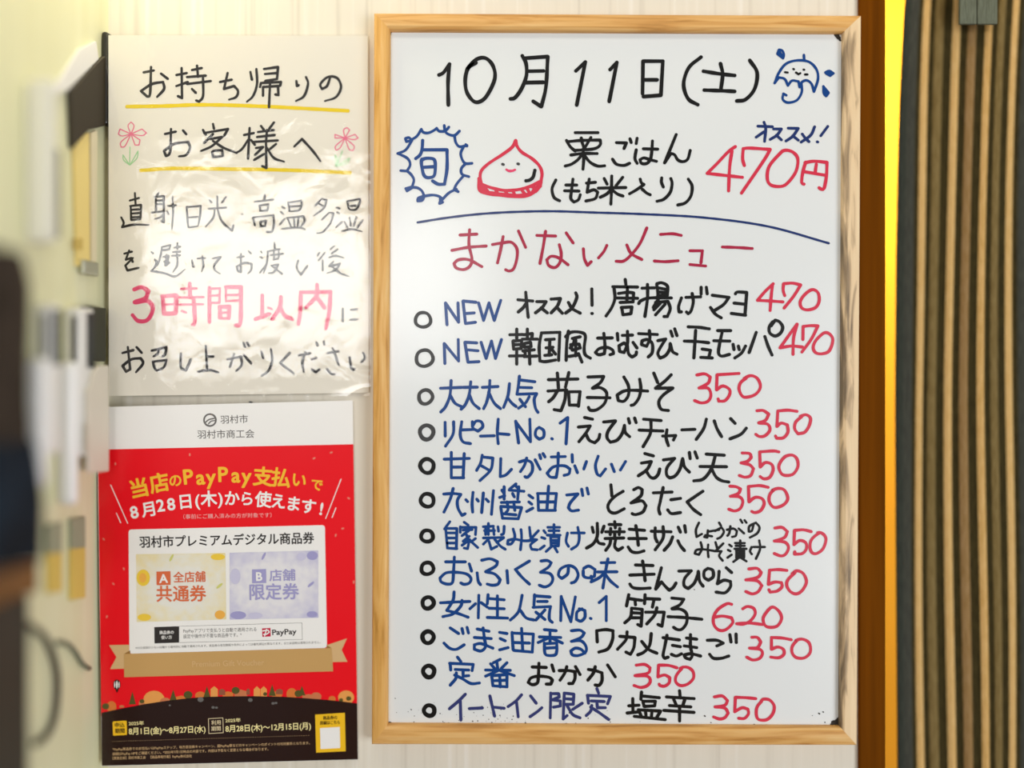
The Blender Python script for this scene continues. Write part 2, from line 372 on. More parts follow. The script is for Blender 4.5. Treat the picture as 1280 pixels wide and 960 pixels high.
write('date_writing', 'black handwritten date', 'black', 4.4,
 (*A1, '92 215 120 200 157 148 148 260 150 400,320 140 275 170 255 230 260 310 295 368 335 382 385 345 435 240 425 160 380 112 325 118 275 165 262 190,605 97 628 145 630 220 600 300 560 355 532 362,620 112 762 102 750 290 722 410 672 377,640 192 735 190,625 262 735 260,935 190 993 135 940 400,1145 182 1187 138 1140 378'),
 (*A2, '68 130 65 330,68 130 190 130 178 340 70 348,80 245 155 245'))
write('weekday_writing', 'black handwritten weekday in brackets', 'black', 4.4,
 (*A2, '425 105 350 170 318 270 345 360 405 398,440 192 540 208 632 218,545 145 558 210 548 300,445 308 550 312 632 316,725 125 770 200 755 300 700 365 645 375'))
um = write('umbrella_drawing', 'small blue umbrella drawing with raindrops', 'blue', 3.0,
 (*A2, '878 265 905 200 950 145 1020 125 1090 135 1135 180 1145 240 1120 318,878 265 905 230 940 240 960 280,960 280 985 250 1025 255 1032 290,1032 290 1045 260 1075 248 1105 270 1120 318,1042 265 1045 320 1015 370 960 385 928 365 932 330 950 340,1058 92 1060 122,930 112 895 85 905 60 925 65 935 90 930 112,910 75 925 100,1190 200 1215 190 1240 205 1220 220 1195 205,1205 203 1228 207,1178 285 1180 325 1195 345 1210 325 1178 285,1188 310 1196 332'))
write('umbrella_face', 'tiny black smiling face', 'black', 2.6, (*A2, '993 178 997 180,1056 182 1060 183,942 198 958 200,1065 212 1080 212,1010 200 1025 211 1036 204'), parent=um)
sb = write('season_badge', 'blue spiky burst drawn round a character', 'blue', 3.2,
 (*A3, '45 300 110 270 160 195,160 195 115 205 107 180 135 172 155 190 200 160 235 105,235 105 250 130 290 135 335 115 358 97,358 97 375 120 415 122 435 112 455 88,418 75 425 120 450 145 500 155 540 120,500 160 510 210 540 245 600 235,590 228 600 240,570 250 550 300 565 355 590 380 640 378,590 380 555 420 560 465 615 485,575 475 520 540 495 590 530 605,505 592 525 600,515 585 455 615 400 670,385 665 405 690 380 700 390 670,390 680 398 690,400 660 370 640 320 632 265 640,260 640 210 655 205 680 240 675 255 650,220 665 245 660,255 635 240 600 205 575 165 570,165 565 110 580 120 600 160 575,120 588 150 578,160 570 175 510 150 465 120 440,70 437 120 440 145 390 125 340 50 300'))
write('season_character', 'blue character inside the burst', 'blue', 3.9, (*A3, '245 195 240 265 225 310 190 340,245 270 440 270 440 420 420 545 370 545 325 520,240 345 245 440 265 485 305 492 340 470 345 370 320 340 245 350,250 410 335 405'), parent=sb)
def chest(ik):
    for st in T(*A3, '700 530 706 590 760 612 880 628 1000 638 1090 628 1150 595 1185 560,720 560 745 600,1120 560 1160 590,1130 600 1185 545,1150 600 1190 530'): ik.stroke(st, 5.0)
cn = write('chestnut_drawing', 'red smiling chestnut drawing', 'red', 3.7,
 (*A3, '990 195 960 250 880 310 780 375 720 430 705 480 715 545,990 195 1000 240 1040 290 1120 340 1180 400 1200 460 1190 530,695 500 700 590 760 620 880 635 1000 645 1090 635 1150 600 1185 560 1195 510,710 545 800 575 900 595 1000 590 1100 565 1180 525,750 580 772 610,830 590 850 625,905 600 925 630,970 605 985 635,1040 595 1060 620,1080 580 1095 605'), extra=chest)
write('chestnut_face', 'grey eyes and pink mouth', 'grey', 3.2, (*A3, '884 385 892 388,1006 382 1014 384'), parent=cn)
write('chestnut_shine', 'black curved highlight mark', 'black', 4.2, (*A3, '1143 435 1128 490 1100 513 1072 518'), parent=cn)
write('chestnut_mouth', 'pink mouth', 'rose', 2.6, (*A3, '915 428 945 442 985 430,930 438 970 438'), parent=cn)
write('special_dish_writing', 'black writing of the seasonal rice dish', 'black', 3.6,
 (*A4, '250 133 432 133,180 195 210 245 250 280,190 205 300 195 450 192 450 230 400 262 250 275,298 175 305 210 318 250,375 172 335 240 312 275,215 312 310 300 425 300,312 265 318 340 312 425,310 300 270 350 220 385 170 400,318 310 370 370 430 400 485 398,580 213 660 215 640 260,548 345 580 385 640 395 685 378,688 182 698 212,745 178 738 220,738 270 728 340 745 378,795 262 910 265,868 200 862 290 850 350 820 380 780 378 768 350 800 335 850 350 900 362,1058 148 1000 290 965 375,965 375 1015 300 1045 310 1070 350 1110 365 1150 345 1170 275'),
 (*A4, '95 512 65 580 80 650 125 678,232 505 220 600 215 660 240 688 275 670 290 630,175 552 262 552,165 598 280 600,340 537 412 530,362 505 345 610 400 590 430 610 410 660 335 680,435 577 655 572,482 500 505 545,630 490 575 560,542 480 540 600 535 705,535 590 500 625 450 650,550 595 590 625 632 640,770 505 780 535 800 548 740 590 685 622,785 585 820 615 850 630,942 495 940 530 955 568,1015 500 1025 540 1010 610 960 665 905 682,1155 505 1185 560 1175 640 1130 695 1070 712'))
write('recommendation_note', 'small dark blue recommendation note', 'navy', 3.3,
 (*A5, '550 90 680 95,605 55 620 110 610 225,605 140 535 188,690 115 760 115 720 170 660 208,715 170 760 212,820 108 910 110 860 180 800 222,860 175 910 215,1055 95 1020 170 935 232,945 160 975 200 1005 228,1172 92 1110 175,1078 229 1083 231'))
write('special_price', 'large red price', 'red', 3.8,
 (*A5, '350 272 290 315 190 420 100 510 280 530 412 545,320 310 300 450 290 665,430 440 415 380 420 290 480 285 660 297 600 400 405 685,740 340 650 450 635 560 670 615 760 625 820 590 890 490 905 380 860 320 790 305 740 340,975 410 950 500 940 590 960 605,970 415 1050 402 1165 412 1160 530 1140 640 1115 650 1095 638,1070 430 1060 500,965 495 1140 525'))
write('divider_line', 'long curved navy line', 'navy', 2.7, (0, 0, 1, '522 278 560 272 600 267.5 640 265 690 264 742 265.6 805 267.7 880 272 960 283 1036 304'))
write('menu_heading', 'dark red handwritten heading', 'darkred', 3.5,
 (550, 270, 6.4, '160 152 295 145,95 275 230 250 370 240,237 110 232 230 255 340 240 400 190 428 130 415 112 380 150 350 230 350 335 405,420 228 500 215 570 210 615 260 615 340 590 420 555 440 525 430,505 165 485 270 460 375,628 120 685 250,775 155 925 160,845 122 825 250 800 380,1010 135 1065 215,955 230 970 300 960 370 920 412 870 395 855 350 890 322 950 335 1025 390,1147 262 1155 340 1180 395 1210 365'))
write('menu_heading', 'dark red katakana part of the heading', 'darkred', 3.5,
 (750, 270, 6.4, '55 235 30 285 -12 335,375 95 320 220 250 310 190 360 130 362,215 232 250 300 335 348,485 147 580 142 650 155,435 360 520 365 625 358,720 278 820 278 808 375,720 388 845 400,980 248 1100 252 1218 260'))

# the twelve lines of the menu: bullet, blue note, black dish, red price
BUL = [(528.8, 399.7, 9.5, 4.1, 'grey'), (530.6, 447.7, 10.4, 4.3, 'grey'), (531.9, 496.2, 8.6, 4.6, 'grey'), (533.3, 540.5, 8.5, 5.2, 'grey'), (533.9, 582.5, 8.5, 5.0, 'black'), (534.2, 625.3, 8.2, 5.0, 'black'),
       (533.9, 670, 7.4, 4.9, 'black'), (534.2, 710.5, 7.6, 4.9, 'black'), (535, 753.6, 7.1, 5.3, 'black'), (535, 796.6, 7.1, 5.4, 'black'), (536, 839.4, 7.0, 5.6, 'black'), (536.7, 888.2, 6.6, 5.4, 'black')]
RA, RB, RC = (510, 345, 6.4), (700, 345, 7.111), (860, 345, 6.737)
RD, RE, RF = (510, 460, 6.4), (690, 460, 7.111), (850, 460, 7.111)
RG, RH, RI = (510, 555, 7.111), (680, 555, 7.529), (840, 555, 7.111)
RJ, RK, RL = (510, 650, 7.111), (670, 650, 7.111), (850, 640, 6.737)
RM, RN, RO = (510, 735, 7.111), (670, 735, 7.111), (840, 735, 7.111)
RP, RQ, RR = (510, 820, 7.111), (640, 820, 7.111), (770, 820, 6.095)
LINES = [
 ([(*RA, '312 390 300 215,300 215 405 370,405 370 400 215,545 210 440 200 460 380 540 370,460 300 530 295,565 215 605 355 648 215 690 355 742 195')],
  [(*RA, '880 190 998 200,942 130 948 200 962 330,945 220 920 255 882 288,1030 205 1105 205 1075 250 1020 295,1065 255 1115 295,1145 185 1220 180 1195 240 1145 295,1190 250 1235 298'),
   (*RB, '140 150 150 190 110 280 50 330,75 235 110 290 180 330,283 115 285 260,283 333 287 333,580 30 588 95,470 95 690 98,480 100 488 200 460 280 410 355,520 155 600 145 655 150 650 230 535 235,490 195 690 198,600 105 595 215,545 280 640 275 630 335 560 345 550 285,730 108 840 105,778 75 778 200 755 360,700 245 720 220 800 195 990 195,860 75 870 150 870 185,862 68 905 60 955 90 955 170 880 175,875 105 945 120,875 140 945 150,875 205 830 280,850 235 960 225 980 290 955 360 925 360,890 245 835 300,935 250 850 345,1080 195 1055 270 1060 320 1080 318,1120 190 1250 185,1175 155 1185 230 1165 310 1140 335 1125 320,1255 100 1255 160'),
   (*RC, '155 95 162 150,205 162 345 180 300 240 225 290,190 265 230 320 280 352,400 150 415 135 495 138 480 330,388 228 485 238,365 315 485 330')],
  [(*RC, '718 65 650 130 585 205 690 210 800 218,712 80 700 180 692 290,815 165 802 120 805 65 880 60 950 75 890 170 810 270,1045 115 980 160 945 220 960 270 1010 285 1075 265 1105 210 1095 140 1045 115')]),
 ([(*RA, '295 700 290 540 405 680 402 508,550 535 455 530 480 690 568 685,470 590 560 598,585 530 625 660 668 520 700 660 748 508')],
  [(*RA, '815 470 920 468,870 425 870 500,840 520 910 515 905 580 845 585 840 520,845 550 905 548,812 640 925 638,870 585 870 705,925 470 995 460 990 500,955 425 955 500,915 505 1035 505,930 540 980 530 985 565 930 570 930 540,920 600 1010 590,930 645 1030 640,970 575 975 705,935 600 940 640,1068 455 1050 560 1055 680 1100 685 1180 672,1068 455 1215 450 1205 675,1100 510 1170 505,1105 575 1160 570,1095 635 1150 630,1135 510 1130 635,1150 585 1180 625'),
   (*RB, '75 490 60 600 55 750,50 540 100 500 180 500 225 530 215 640 225 700 270 730,110 555 180 540,130 550 120 600 90 640,95 610 170 605 180 640 110 660 95 610,140 570 140 710,80 715 170 700,165 690 195 765,335 552 465 550,390 510 400 620 395 690 345 700 315 680 350 645 420 635 470 660 475 690 445 700,510 510 515 570,555 528 645 525,600 492 600 600 570 680 530 670 525 620 570 595 600 620,600 620 610 690 640 720 675 700 680 675,650 590 685 640,700 512 865 520,795 485 798 560 770 625 725 610 730 575 780 565 820 600 820 680 785 720,870 575 940 560 890 640 870 690 890 730 940 705 975 650 980 600,980 600 1000 670 1040 695,985 490 1000 535,1020 470 1040 530'),
   (*RC, '2 428 90 432 180 445,-30 548 80 552 175 562,65 458 50 690,120 615 190 625 175 690,108 685 205 690,250 460 360 460,290 465 265 580 258 650 285 675 350 660,218 545 352 548,380 575 388 620,425 590 432 620,485 590 450 650 395 690,575 475 545 560 515 645,648 510 675 590 708 665,715 385 685 430 690 480 735 505 780 480 798 430 770 385 735 372 700 420')],
  [(*RC, '918 405 850 500 775 605 870 590 965 598,920 405 890 520 885 660,968 535 970 425 1030 418 1095 420 1040 530 960 640,1150 478 1080 540 1055 600 1075 645 1130 655 1190 630 1220 545 1200 495 1150 478')]),
 ([(*RD, '260 162 430 155,345 100 335 220 300 310 262 352,340 220 375 280 430 310,440 155 555 153,502 110 490 210 460 290 425 330,490 210 520 280 570 325,595 155 720 148,655 100 650 180 630 270 605 325,645 195 690 280 740 325,812 125 800 220 765 315,795 235 830 280 865 308,892 65 885 130 872 210,890 95 1015 110,895 155 990 158,875 210 1030 205 1010 250 1020 320 1040 355,970 230 940 280 885 322,895 250 940 310')],
  [(*RE, '-32 104 230 98,48 45 58 180,150 40 120 170,-35 205 130 195,48 205 10 265 -30 300,120 195 115 280 80 380 20 370,148 215 155 330 235 330,140 212 250 210 235 340,320 80 460 75 430 130 360 180 430 175 485 220 470 310 400 370 340 375 325 350,315 262 515 265,640 80 680 160 680 240 640 295 590 290 580 240 640 205 720 198 850 205,780 100 790 180 775 260 735 320 705 332,905 45 940 130,1060 60 1000 120 920 180 1075 178 990 240 950 300 970 365 1035 378')],
  [(*RF, '150 62 220 52 270 80 250 135 170 178 250 180 275 240 250 295 190 310 130 290,525 48 330 60 325 195 380 160 440 190 440 240 400 290 345 295 340 275,590 90 540 130 525 185 550 245 590 260 670 235 715 170 690 95 630 68 570 95')]),
 ([(*RD, '297 435 298 545,365 430 360 530 300 625,430 430 418 530 440 590 500 605,430 495 520 492,515 430 520 480 560 505 598 470 585 430 545 425 520 460,580 545 690 542,722 410 715 520 722 605,720 525 808 532,862 425 885 600,862 430 980 590 975 410,1050 475 1085 500 1085 550 1050 570 1020 540 1025 495 1050 475,1150 565 1155 568'), (*RE, '72 490 140 440 125 675')],
  [(*RE, '290 440 360 455,235 525 340 515 300 580 240 655,300 580 330 640 380 665 415 630 425 590,460 480 565 470 500 560 490 620 520 660 580 640 625 580 645 510,645 510 650 570 690 610,680 450 690 490,735 445 748 485,815 455 970 467,775 552 985 560,880 470 875 580 810 700,985 605 1100 600 1080 640,1022 550 1015 620 1035 690,1155 550 1270 545'),
   (*RF, '235 455 210 540 145 635,305 470 330 540 370 610,450 450 490 492,590 535 540 590 445 630')],
  [(*RF, '685 380 740 378 790 410 760 465 700 488 780 500 800 550 760 600 710 610 675 590,1040 385 960 375 870 382 862 520 900 490 955 505 960 570 920 620 860 625 850 605,1085 430 1030 480 1020 540 1050 585 1110 570 1150 510 1160 445 1120 415 1070 430')]),
 ([(*RG, '322 135 545 128,385 75 385 300,500 85 490 300,390 205 495 205,385 300 495 300,660 100 645 170 610 235,660 115 755 125 735 230 640 325,655 195 725 235,825 130 820 290 870 275 920 225,990 160 1050 145 1100 170 1105 240 1065 295 1040 290,1055 125 1035 190 1000 245,1130 140 1175 225,1170 95 1180 130,1200 85 1218 115'),
   (*RH, '70 122 200 118,135 85 130 220 115 315 60 310 30 275 90 215 190 205 245 235 235 280 190 295,265 100 268 170,290 205 315 270,400 165 375 235,510 115 485 200 500 280 530 300 580 235,635 190 662 260,768 165 720 245')],
  [(*RH, '950 90 1030 112,918 180 1010 165 970 240 888 300,960 250 1000 310 1040 320 1075 285 1090 235,1125 150 1230 135 1160 220 1155 290 1185 320 1235 300 1280 235 1305 138'),
   (*RI, '95 130 110 200 155 250,155 75 162 130,205 70 225 125,305 90 465 100,250 200 485 202,385 105 350 220 280 310 195 328,350 215 390 290 440 325 505 338')],
  [(*RI, '625 80 690 85 705 120 670 155 615 168 690 185 725 220 700 280 650 295 600 280,950 70 900 62 780 70 785 205 830 165 885 180 900 230 870 295 820 310 785 290,1010 110 965 160 950 210 975 265 1020 280 1080 265 1120 200 1110 130 1065 98 1000 115')]),
 ([(*RG, '318 445 400 440 470 448 440 500 445 570 480 635 508 620,402 395 375 490 320 605,515 495 530 512,578 430 570 530 575 605,612 490 625 508,670 435 655 610,695 490 715 512,760 415 742 625,855 380 855 490,835 410 850 435,815 475 860 460,960 355 905 400,900 410 1030 420,985 380 975 490,930 440 945 470,950 365 985 400,830 520 990 515,825 560 840 660,825 555 1010 565 980 665,880 515 890 580 870 610,940 515 950 590,845 620 960 630,845 660 980 665,1075 455 1110 480,1075 515 1100 535,1055 600 1110 570,1155 445 1160 590,1152 440 1320 440 1305 590,1160 590 1310 590,1250 375 1235 590,1160 515 1310 515'),
   (*RH, '215 480 320 470 250 550 230 600 260 630 325 622,355 425 365 485,405 415 418 470')],
  [(*RH, '630 385 640 490,745 445 660 500 605 570 615 630 670 650 755 610,845 430 890 410 925 430 910 490 820 555 920 535 960 580 930 640 860 665 830 655,1030 460 1205 452,1122 410 1095 540 1080 610 1092 660,1195 525 1285 512,1165 620 1200 655 1285 645'), (*RI, '275 420 135 515 190 580 255 628')],
  [(*RI, '515 375 570 380 610 400 590 440 520 465 600 470 630 510 610 570 560 595 505 580,855 385 780 370 680 378 685 515 740 475 800 485 820 530 790 590 740 610 710 600,905 410 870 450 865 510 900 560 950 560 1005 530 1030 480 1000 410 945 395 890 415')]),
 ([(*RJ, '372 15 325 80,335 75 350 250 435 255,335 75 435 75 430 255,345 115 430 115,345 160 430 160,350 205 430 205,500 20 535 45,465 60 465 110,465 65 605 65 600 130,490 90 570 85,545 90 480 140,520 130 540 190 530 255 500 250,545 145 490 190,550 175 480 225,560 190 620 245,600 165 560 195,670 60 760 55,680 95 770 95,715 30 715 130,690 75 690 130,760 75 765 130,800 60 805 100,855 55 850 120 830 130,670 160 850 155,720 165 670 215,720 190 740 260 790 235,850 160 790 200,770 170 820 230 865 260,935 80 950 150 920 210 885 215 890 180 950 170 1030 185 1130 180,1005 85 1010 160 1000 265,1080 65 1090 150,1160 95 1090 170 1145 175 1090 220 1100 260 1150 265'),
   (*RK, '70 95 85 115,50 155 80 165,35 260 75 230,105 65 210 65,160 40 160 130,115 95 205 95,100 135 215 135,130 145 135 230,130 150 205 150 200 230,135 180 200 180,135 205 200 205,135 232 200 230,140 235 90 280,165 240 190 285,280 115 268 190 290 235,315 115 430 115,372 65 385 150 370 220 315 260')],
  [(*RK, '500 65 510 110,605 55 585 110,545 30 545 140 510 210 450 250,540 170 560 205 605 215,650 40 755 42,700 15 705 70,620 105 785 105,665 75 660 130,745 75 740 130,615 165 780 160,700 110 700 160,665 170 655 220 620 270,710 165 700 235 730 270 770 245,830 82 965 92,825 165 980 165,888 50 900 130 910 225,820 240 850 280 900 290 960 275,1025 100 1200 105,1060 70 1060 150 1078 195,1130 60 1130 160 1060 265,1215 150 1190 210 1140 270,1262 185 1285 230 1320 272'), (*RL, '-14 128 4 170,40 115 48 170')],
  [(*RL, '800 135 860 130 905 165 880 215 795 245 885 255 915 300 890 355 850 370 795 350,1105 165 1040 150 965 155 960 275 1010 240 1060 260 1065 310 1030 350 965 355 968 335,1170 180 1110 230 1095 290 1110 340 1150 350 1205 310 1230 230 1205 185 1160 175')]),
 ([(*RJ, '335 372 510 372,412 330 405 460 395 555 350 570 295 550 285 515 340 470 430 465 520 480 560 520 545 560 500 572 470 560,545 390 565 455,655 358 730 345 795 370 780 410 690 460 770 480 820 530 800 570 750 580 705 570,615 470 625 545 645 575,880 450 888 560,1080 365 955 440 1015 510 1080 570'),
   (*RK, '45 365 100 360 135 380 110 420 40 465 120 475 150 520 130 570 80 595 30 580,290 415 280 480 230 520 200 490 220 435 290 405 350 430 375 490 350 545 315 560,425 430 470 410 525 440 520 500 470 515 425 500 420 450,500 545 490 500,580 380 700 378,545 462 720 460,640 345 620 450 595 605,610 470 560 515 490 550,610 470 660 540 725 595')],
  [(*RK, '885 400 1040 405,835 490 1050 482,948 365 960 440 970 540,835 570 860 600 920 610 1015 605,1115 425 1090 520 1065 615,1065 615 1115 550 1150 590 1185 625 1220 600 1245 560'),
   (*RL, '-9 498 95 495 40 560 35 620 70 645 120 600 150 530 155 500,155 500 165 580 195 625,235 475 205 500 205 550 240 575 280 545 275 490 235 475,390 470 435 510,330 500 325 560 315 605 370 575 425 585 425 630 380 680 305 675')],
  [(*RL, '580 480 650 475 685 510 655 550 555 572 650 580 690 620 660 670 610 690 555 670,900 492 830 485 755 490 745 610 800 590 855 595 860 630 820 665 760 675 750 655,970 510 910 570 900 620 930 670 980 690 1030 660 1065 590 1040 520 985 495 945 520')]),
 ([(*RM, '410 35 400 110 345 200 440 225 535 260,480 110 470 160 400 230 310 255,290 132 420 125 550 120,630 65 625 265,600 140 550 185,650 130 705 170,712 60 705 140,730 95 855 105,720 180 855 185,795 70 795 265,705 262 885 268,1015 65 990 190 960 240 910 285,1000 200 1050 265 1120 285,1125 60 1120 150'),
   (*RN, '-8 70 125 80,15 120 100 120,-25 172 130 165 120 220 120 280 145 305,80 195 0 285,0 215 80 280,225 75 220 290,225 80 310 300,310 300 350 80,385 185 435 200 435 260 400 295 360 280 365 215 410 185,484 270 489 272,562 130 625 75 625 290')],
  [(*RN, '825 60 805 160,830 95 940 110,880 110 885 150,970 60 965 140,975 95 1100 100,1050 105 1035 170,850 190 840 260 790 310,850 180 945 190 935 340 905 325,855 220 940 225,850 265 935 265,975 215 1140 215 1120 340 1085 325,1075 175 1055 240 985 320'),
   (*RO, '0 90 105 100 70 150 0 185 80 190 130 230 130 310 90 365 50 370 15 350,-35 255 100 262 265 278')],
  [(*RO, '530 145 490 140 410 190 370 260 375 330 420 375 480 370 540 310 530 265 450 250 375 260,630 185 670 165 725 180 740 230 700 290 640 320 575 318 690 312 805 325,890 170 830 230 810 280 830 335 880 350 940 335 975 270 950 205 890 170')]),
 ([(*RM, '375 355 450 405,320 490 370 535 430 545 500 505,480 360 490 405,525 350 538 400,615 365 720 385,590 440 740 450,668 355 680 450 690 520 650 560 590 545 590 505 650 495 755 535,815 395 880 405,820 450 865 470,815 550 890 530,925 395 935 550,925 400 1115 410 1105 570,940 555 1105 570,1010 360 1020 560,940 485 1080 490'),
   (*RN, '75 370 180 380,125 375 125 490,30 435 220 440,110 445 20 485,140 445 235 490,75 490 80 580 110 600 170 595 185 560 185 490 85 495,85 535 180 530,315 380 390 375 430 400 400 440 315 475 400 470 445 520 440 570 380 600 325 595 310 560 350 535 400 545 435 580')],
  [(*RN, '545 480 540 380 620 370 685 380 680 460 640 540 560 570,745 430 880 440 870 530 840 590 800 570,810 390 800 460 725 545,1025 405 1010 510 960 570 905 595,940 475 1000 545 1075 580,1130 442 1275 462,1165 420 1145 520 1130 600 1145 625 1175 615'),
   (*RO, '5 510 75 522,-5 590 40 605 85 585,130 445 220 455,110 515 220 530,165 415 165 520 180 600 160 635 120 620 110 595 170 585 255 605,315 465 400 465 455 490 400 515,335 590 370 625 440 625 505 605,515 415 525 480,570 410 572 485')],
  [(*RO, '710 438 760 440 790 480 760 530 690 535 780 545 805 580 780 625 720 640 665 615,1060 460 980 445 885 440 885 545 940 525 990 545 995 590 950 620 880 615,1115 465 1070 520 1070 580 1110 620 1180 620 1230 570 1220 490 1160 455 1100 470')]),
 ([(*RP, '440 10 470 50,375 70 380 125,370 65 580 75 570 130,420 120 540 125,490 125 490 180 540 175,430 150 425 200 375 260,415 170 480 200 560 245 635 240,820 30 760 60,790 55 800 130,735 70 770 110,880 60 830 110,690 125 910 128,800 130 690 180,820 130 945 175,745 180 755 265 880 275,745 175 880 165 880 275,755 220 880 215,815 170 820 275')],
  [(*RQ, '180 98 305 102,240 65 235 180 225 240 180 255 145 235 170 195 240 180 330 190 360 215 345 250 305 250,355 80 372 135,420 130 500 130 560 140 560 200 540 245 505 245,487 95 470 150 428 215,565 95 605 165,680 120 740 130 800 150 800 220 775 260 740 258,740 95 725 150 675 215,850 80 918 185')],
  [(*RR, '155 70 220 65 260 90 245 130 145 150 240 155 262 190 240 225 190 240 138 225,465 90 400 72 325 70 320 160 370 145 410 165 405 205 370 230 335 225 330 215,500 100 460 150 455 195 490 225 545 215 590 170 585 115 540 85 490 95')]),
 ([(*RP, '510 340 450 400 368 470,465 400 470 570,545 468 662 462,728 355 745 430 770 535,760 455 855 465,1010 345 960 400 890 450,965 410 980 540,1090 355 1140 420,1190 460 1150 495 1085 540'),
   (*RQ, '345 330 340 550,345 335 415 335 420 365 360 390 430 400 430 445 370 455,465 335 455 560 490 530,465 330 550 340 545 430 465 430,470 380 545 385,625 420 540 475,490 440 540 520 605 550,755 290 770 330,672 350 680 420,670 350 875 360 850 425,705 400 820 405,755 410 760 460 830 460,710 440 700 490 660 530,700 455 770 500 860 565')],
  [(*RR, '98 380 175 375,128 325 130 430,85 435 180 425,195 275 190 330,200 305 330 318,205 345 300 345 295 380 215 385 205 345,170 410 340 420 310 470,175 415 195 465,225 420 230 465,275 420 270 465,140 460 375 485,485 265 490 320,385 312 595 325,440 330 460 375,525 330 510 375,408 378 570 388,365 415 595 430,485 385 485 495')],
  [(*RR, '750 312 810 305 850 340 830 375 755 388 830 398 855 435 830 470 790 480 745 465,1065 325 990 318 910 315 905 425 960 395 1005 405 1010 440 980 475 935 475,1110 345 1075 390 1070 450 1090 485 1150 485 1195 440 1205 380 1170 335 1120 330 1105 350')]),
]
ordn = ['first', 'second', 'third', 'fourth', 'fifth', 'sixth', 'seventh', 'eighth', 'ninth', 'tenth', 'eleventh', 'twelfth']
for i, (note, dish, price) in enumerate(LINES):
    bx, by, br, bw, bm = BUL[i]
    dm = write('dish_writing', f'black dish name on the {ordn[i]} menu line', 'black', 3.75, *dish)
    if i == 6:
        write('side_note', 'small black two-row note', 'black', 2.8, (*RL, '160 90 135 150 140 210 185 185,235 155 230 215 205 210 215 195 270 205,240 165 330 150,330 90 345 115,295 160 350 130 370 165 345 210 315 225,395 150 450 140 480 160 470 200 440 210,425 120 415 180 400 200,495 140 540 180,510 65 525 90,545 70 560 90,620 105 605 160 580 165 585 120 640 90 670 130 650 180 590 215,175 255 185 310 160 360 125 350 140 320 200 315 300 330,238 275 235 320 240 380,300 255 315 310,365 265 300 330 350 330 330 370 360 410,415 275 435 290,405 320 425 330,400 385 435 360,465 262 545 262,508 240 508 300,470 285 545 285,460 310 560 310,475 320 475 380,475 325 540 325 540 380,475 345 540 345,475 365 540 365,475 385 540 385,490 390 450 420,520 390 560 415,605 295 590 330 605 355,620 295 715 295,668 240 675 310 640 395'), parent=dm)
    write('note_writing', f'blue note on the {ordn[i]} menu line', 'purple' if i == 11 else 'blue', 3.5 if i not in (6,) else 3.2, *note, parent=dm)
    write('price_writing', f'red price on the {ordn[i]} menu line', 'red', 3.6, *price, parent=dm)
    ring = [(bx+br*math.cos(a)*(1+.05*math.sin(3*a+i)), by+br*(1+.05*math.cos(2*a+i))*math.sin(a)) for a in [2*math.pi*k/12 for k in range(13)]]
    ik = Ink(BOARD, .00045); ik.stroke(ring, bw); ik.build('bullet_ring', M[bm], dm, 'hand drawn ring bullet')

# ------------------------------------------------------------------ the hand-lettered notice in its crinkled film
sg = thing('takeaway_notice', (-.34, 0, CZ-.02), 'handwritten cream notice in crinkled clear film, black brush lettering with yellow underlines', 'sign')
def sheet(name, corners, plane, lift, thick, m, parent, label=None):
    f = [plane.at(u, v, lift) for u, v in corners]
    mb = MB(); mb.quad_prism(f, [p+Vector((0, thick, 0)) for p in f]); o = mb.build(name, m, parent)
    if label: o['label'] = label
    return o
sheet('paper', [(136, 495), (461, 491), (460, 45), (135.5, 44)], SIGN, 0, .0012, M['paper'], sg)
S1, S2, S3, S4, S5 = (130, 60, 4), (135, 225, 7.385), (295, 225, 7.385), (135, 345, 6.859), (295, 345, 6.859)
def wsign(name, label, m, wpx, *b, taper=.5): return write(name, label, m, wpx, *b, parent=sg, plane=SIGN, lift=.0002, taper=taper)
wsign('heading_lettering', 'black brush lettering of the two heading rows', 'brush', 3.05,
 (*S1, '198 122 250 112,235 95 230 230 215 242 185 215 240 180 295 170 300 205 265 245,285 128 320 155,362 135 415 125,388 100 390 250 368 240,362 190 420 170,440 110 490 100,465 88 470 145,415 145 510 138,415 180 535 165,495 150 495 240 475 268 460 262,440 205 460 225,580 170 640 158,618 125 600 205 650 190 670 215 660 245 625 258,732 120 740 160,762 105 765 180 745 240 715 268,800 105 870 95 865 155 805 165,805 130 865 125,780 195 785 175 885 170 880 190,795 195 795 240,795 195 870 190 872 235 855 232,830 175 825 298,962 165 965 190 975 185,1010 145 1020 180 1000 240 960 265,1130 150 1115 190 1090 205 1082 180 1120 145 1165 150 1185 195 1160 245 1105 265'),
 (*S1, '305 430 360 418,335 405 330 520 310 540 300 515 350 480 420 470 430 500 410 535 375 542,395 412 412 432,545 380 550 405,495 410 510 435,500 425 620 405 600 440,545 430 500 475,530 455 590 445 540 490 485 515,545 465 600 500 665 525,540 520 545 545 595 540 590 510 545 515,700 435 750 425,728 400 720 555,720 460 690 505 660 525,735 460 755 485,785 390 800 410,850 372 825 405,770 420 850 410,765 445 855 435,745 470 870 462,815 410 810 470,810 475 812 600 790 590,760 500 795 495 755 535,860 480 830 505,815 500 850 550 900 568,800 530 750 560,952 492 990 455 1040 510 1082 565'), taper=.3)
for t in ('115 293 300 290 500 284 800 292 1220 314', '185 612 350 602 600 605 900 610 1230 624'): wsign('yellow_underline', 'yellow marker underline', 'yellow', 4.2, (*S1, t), taper=0)
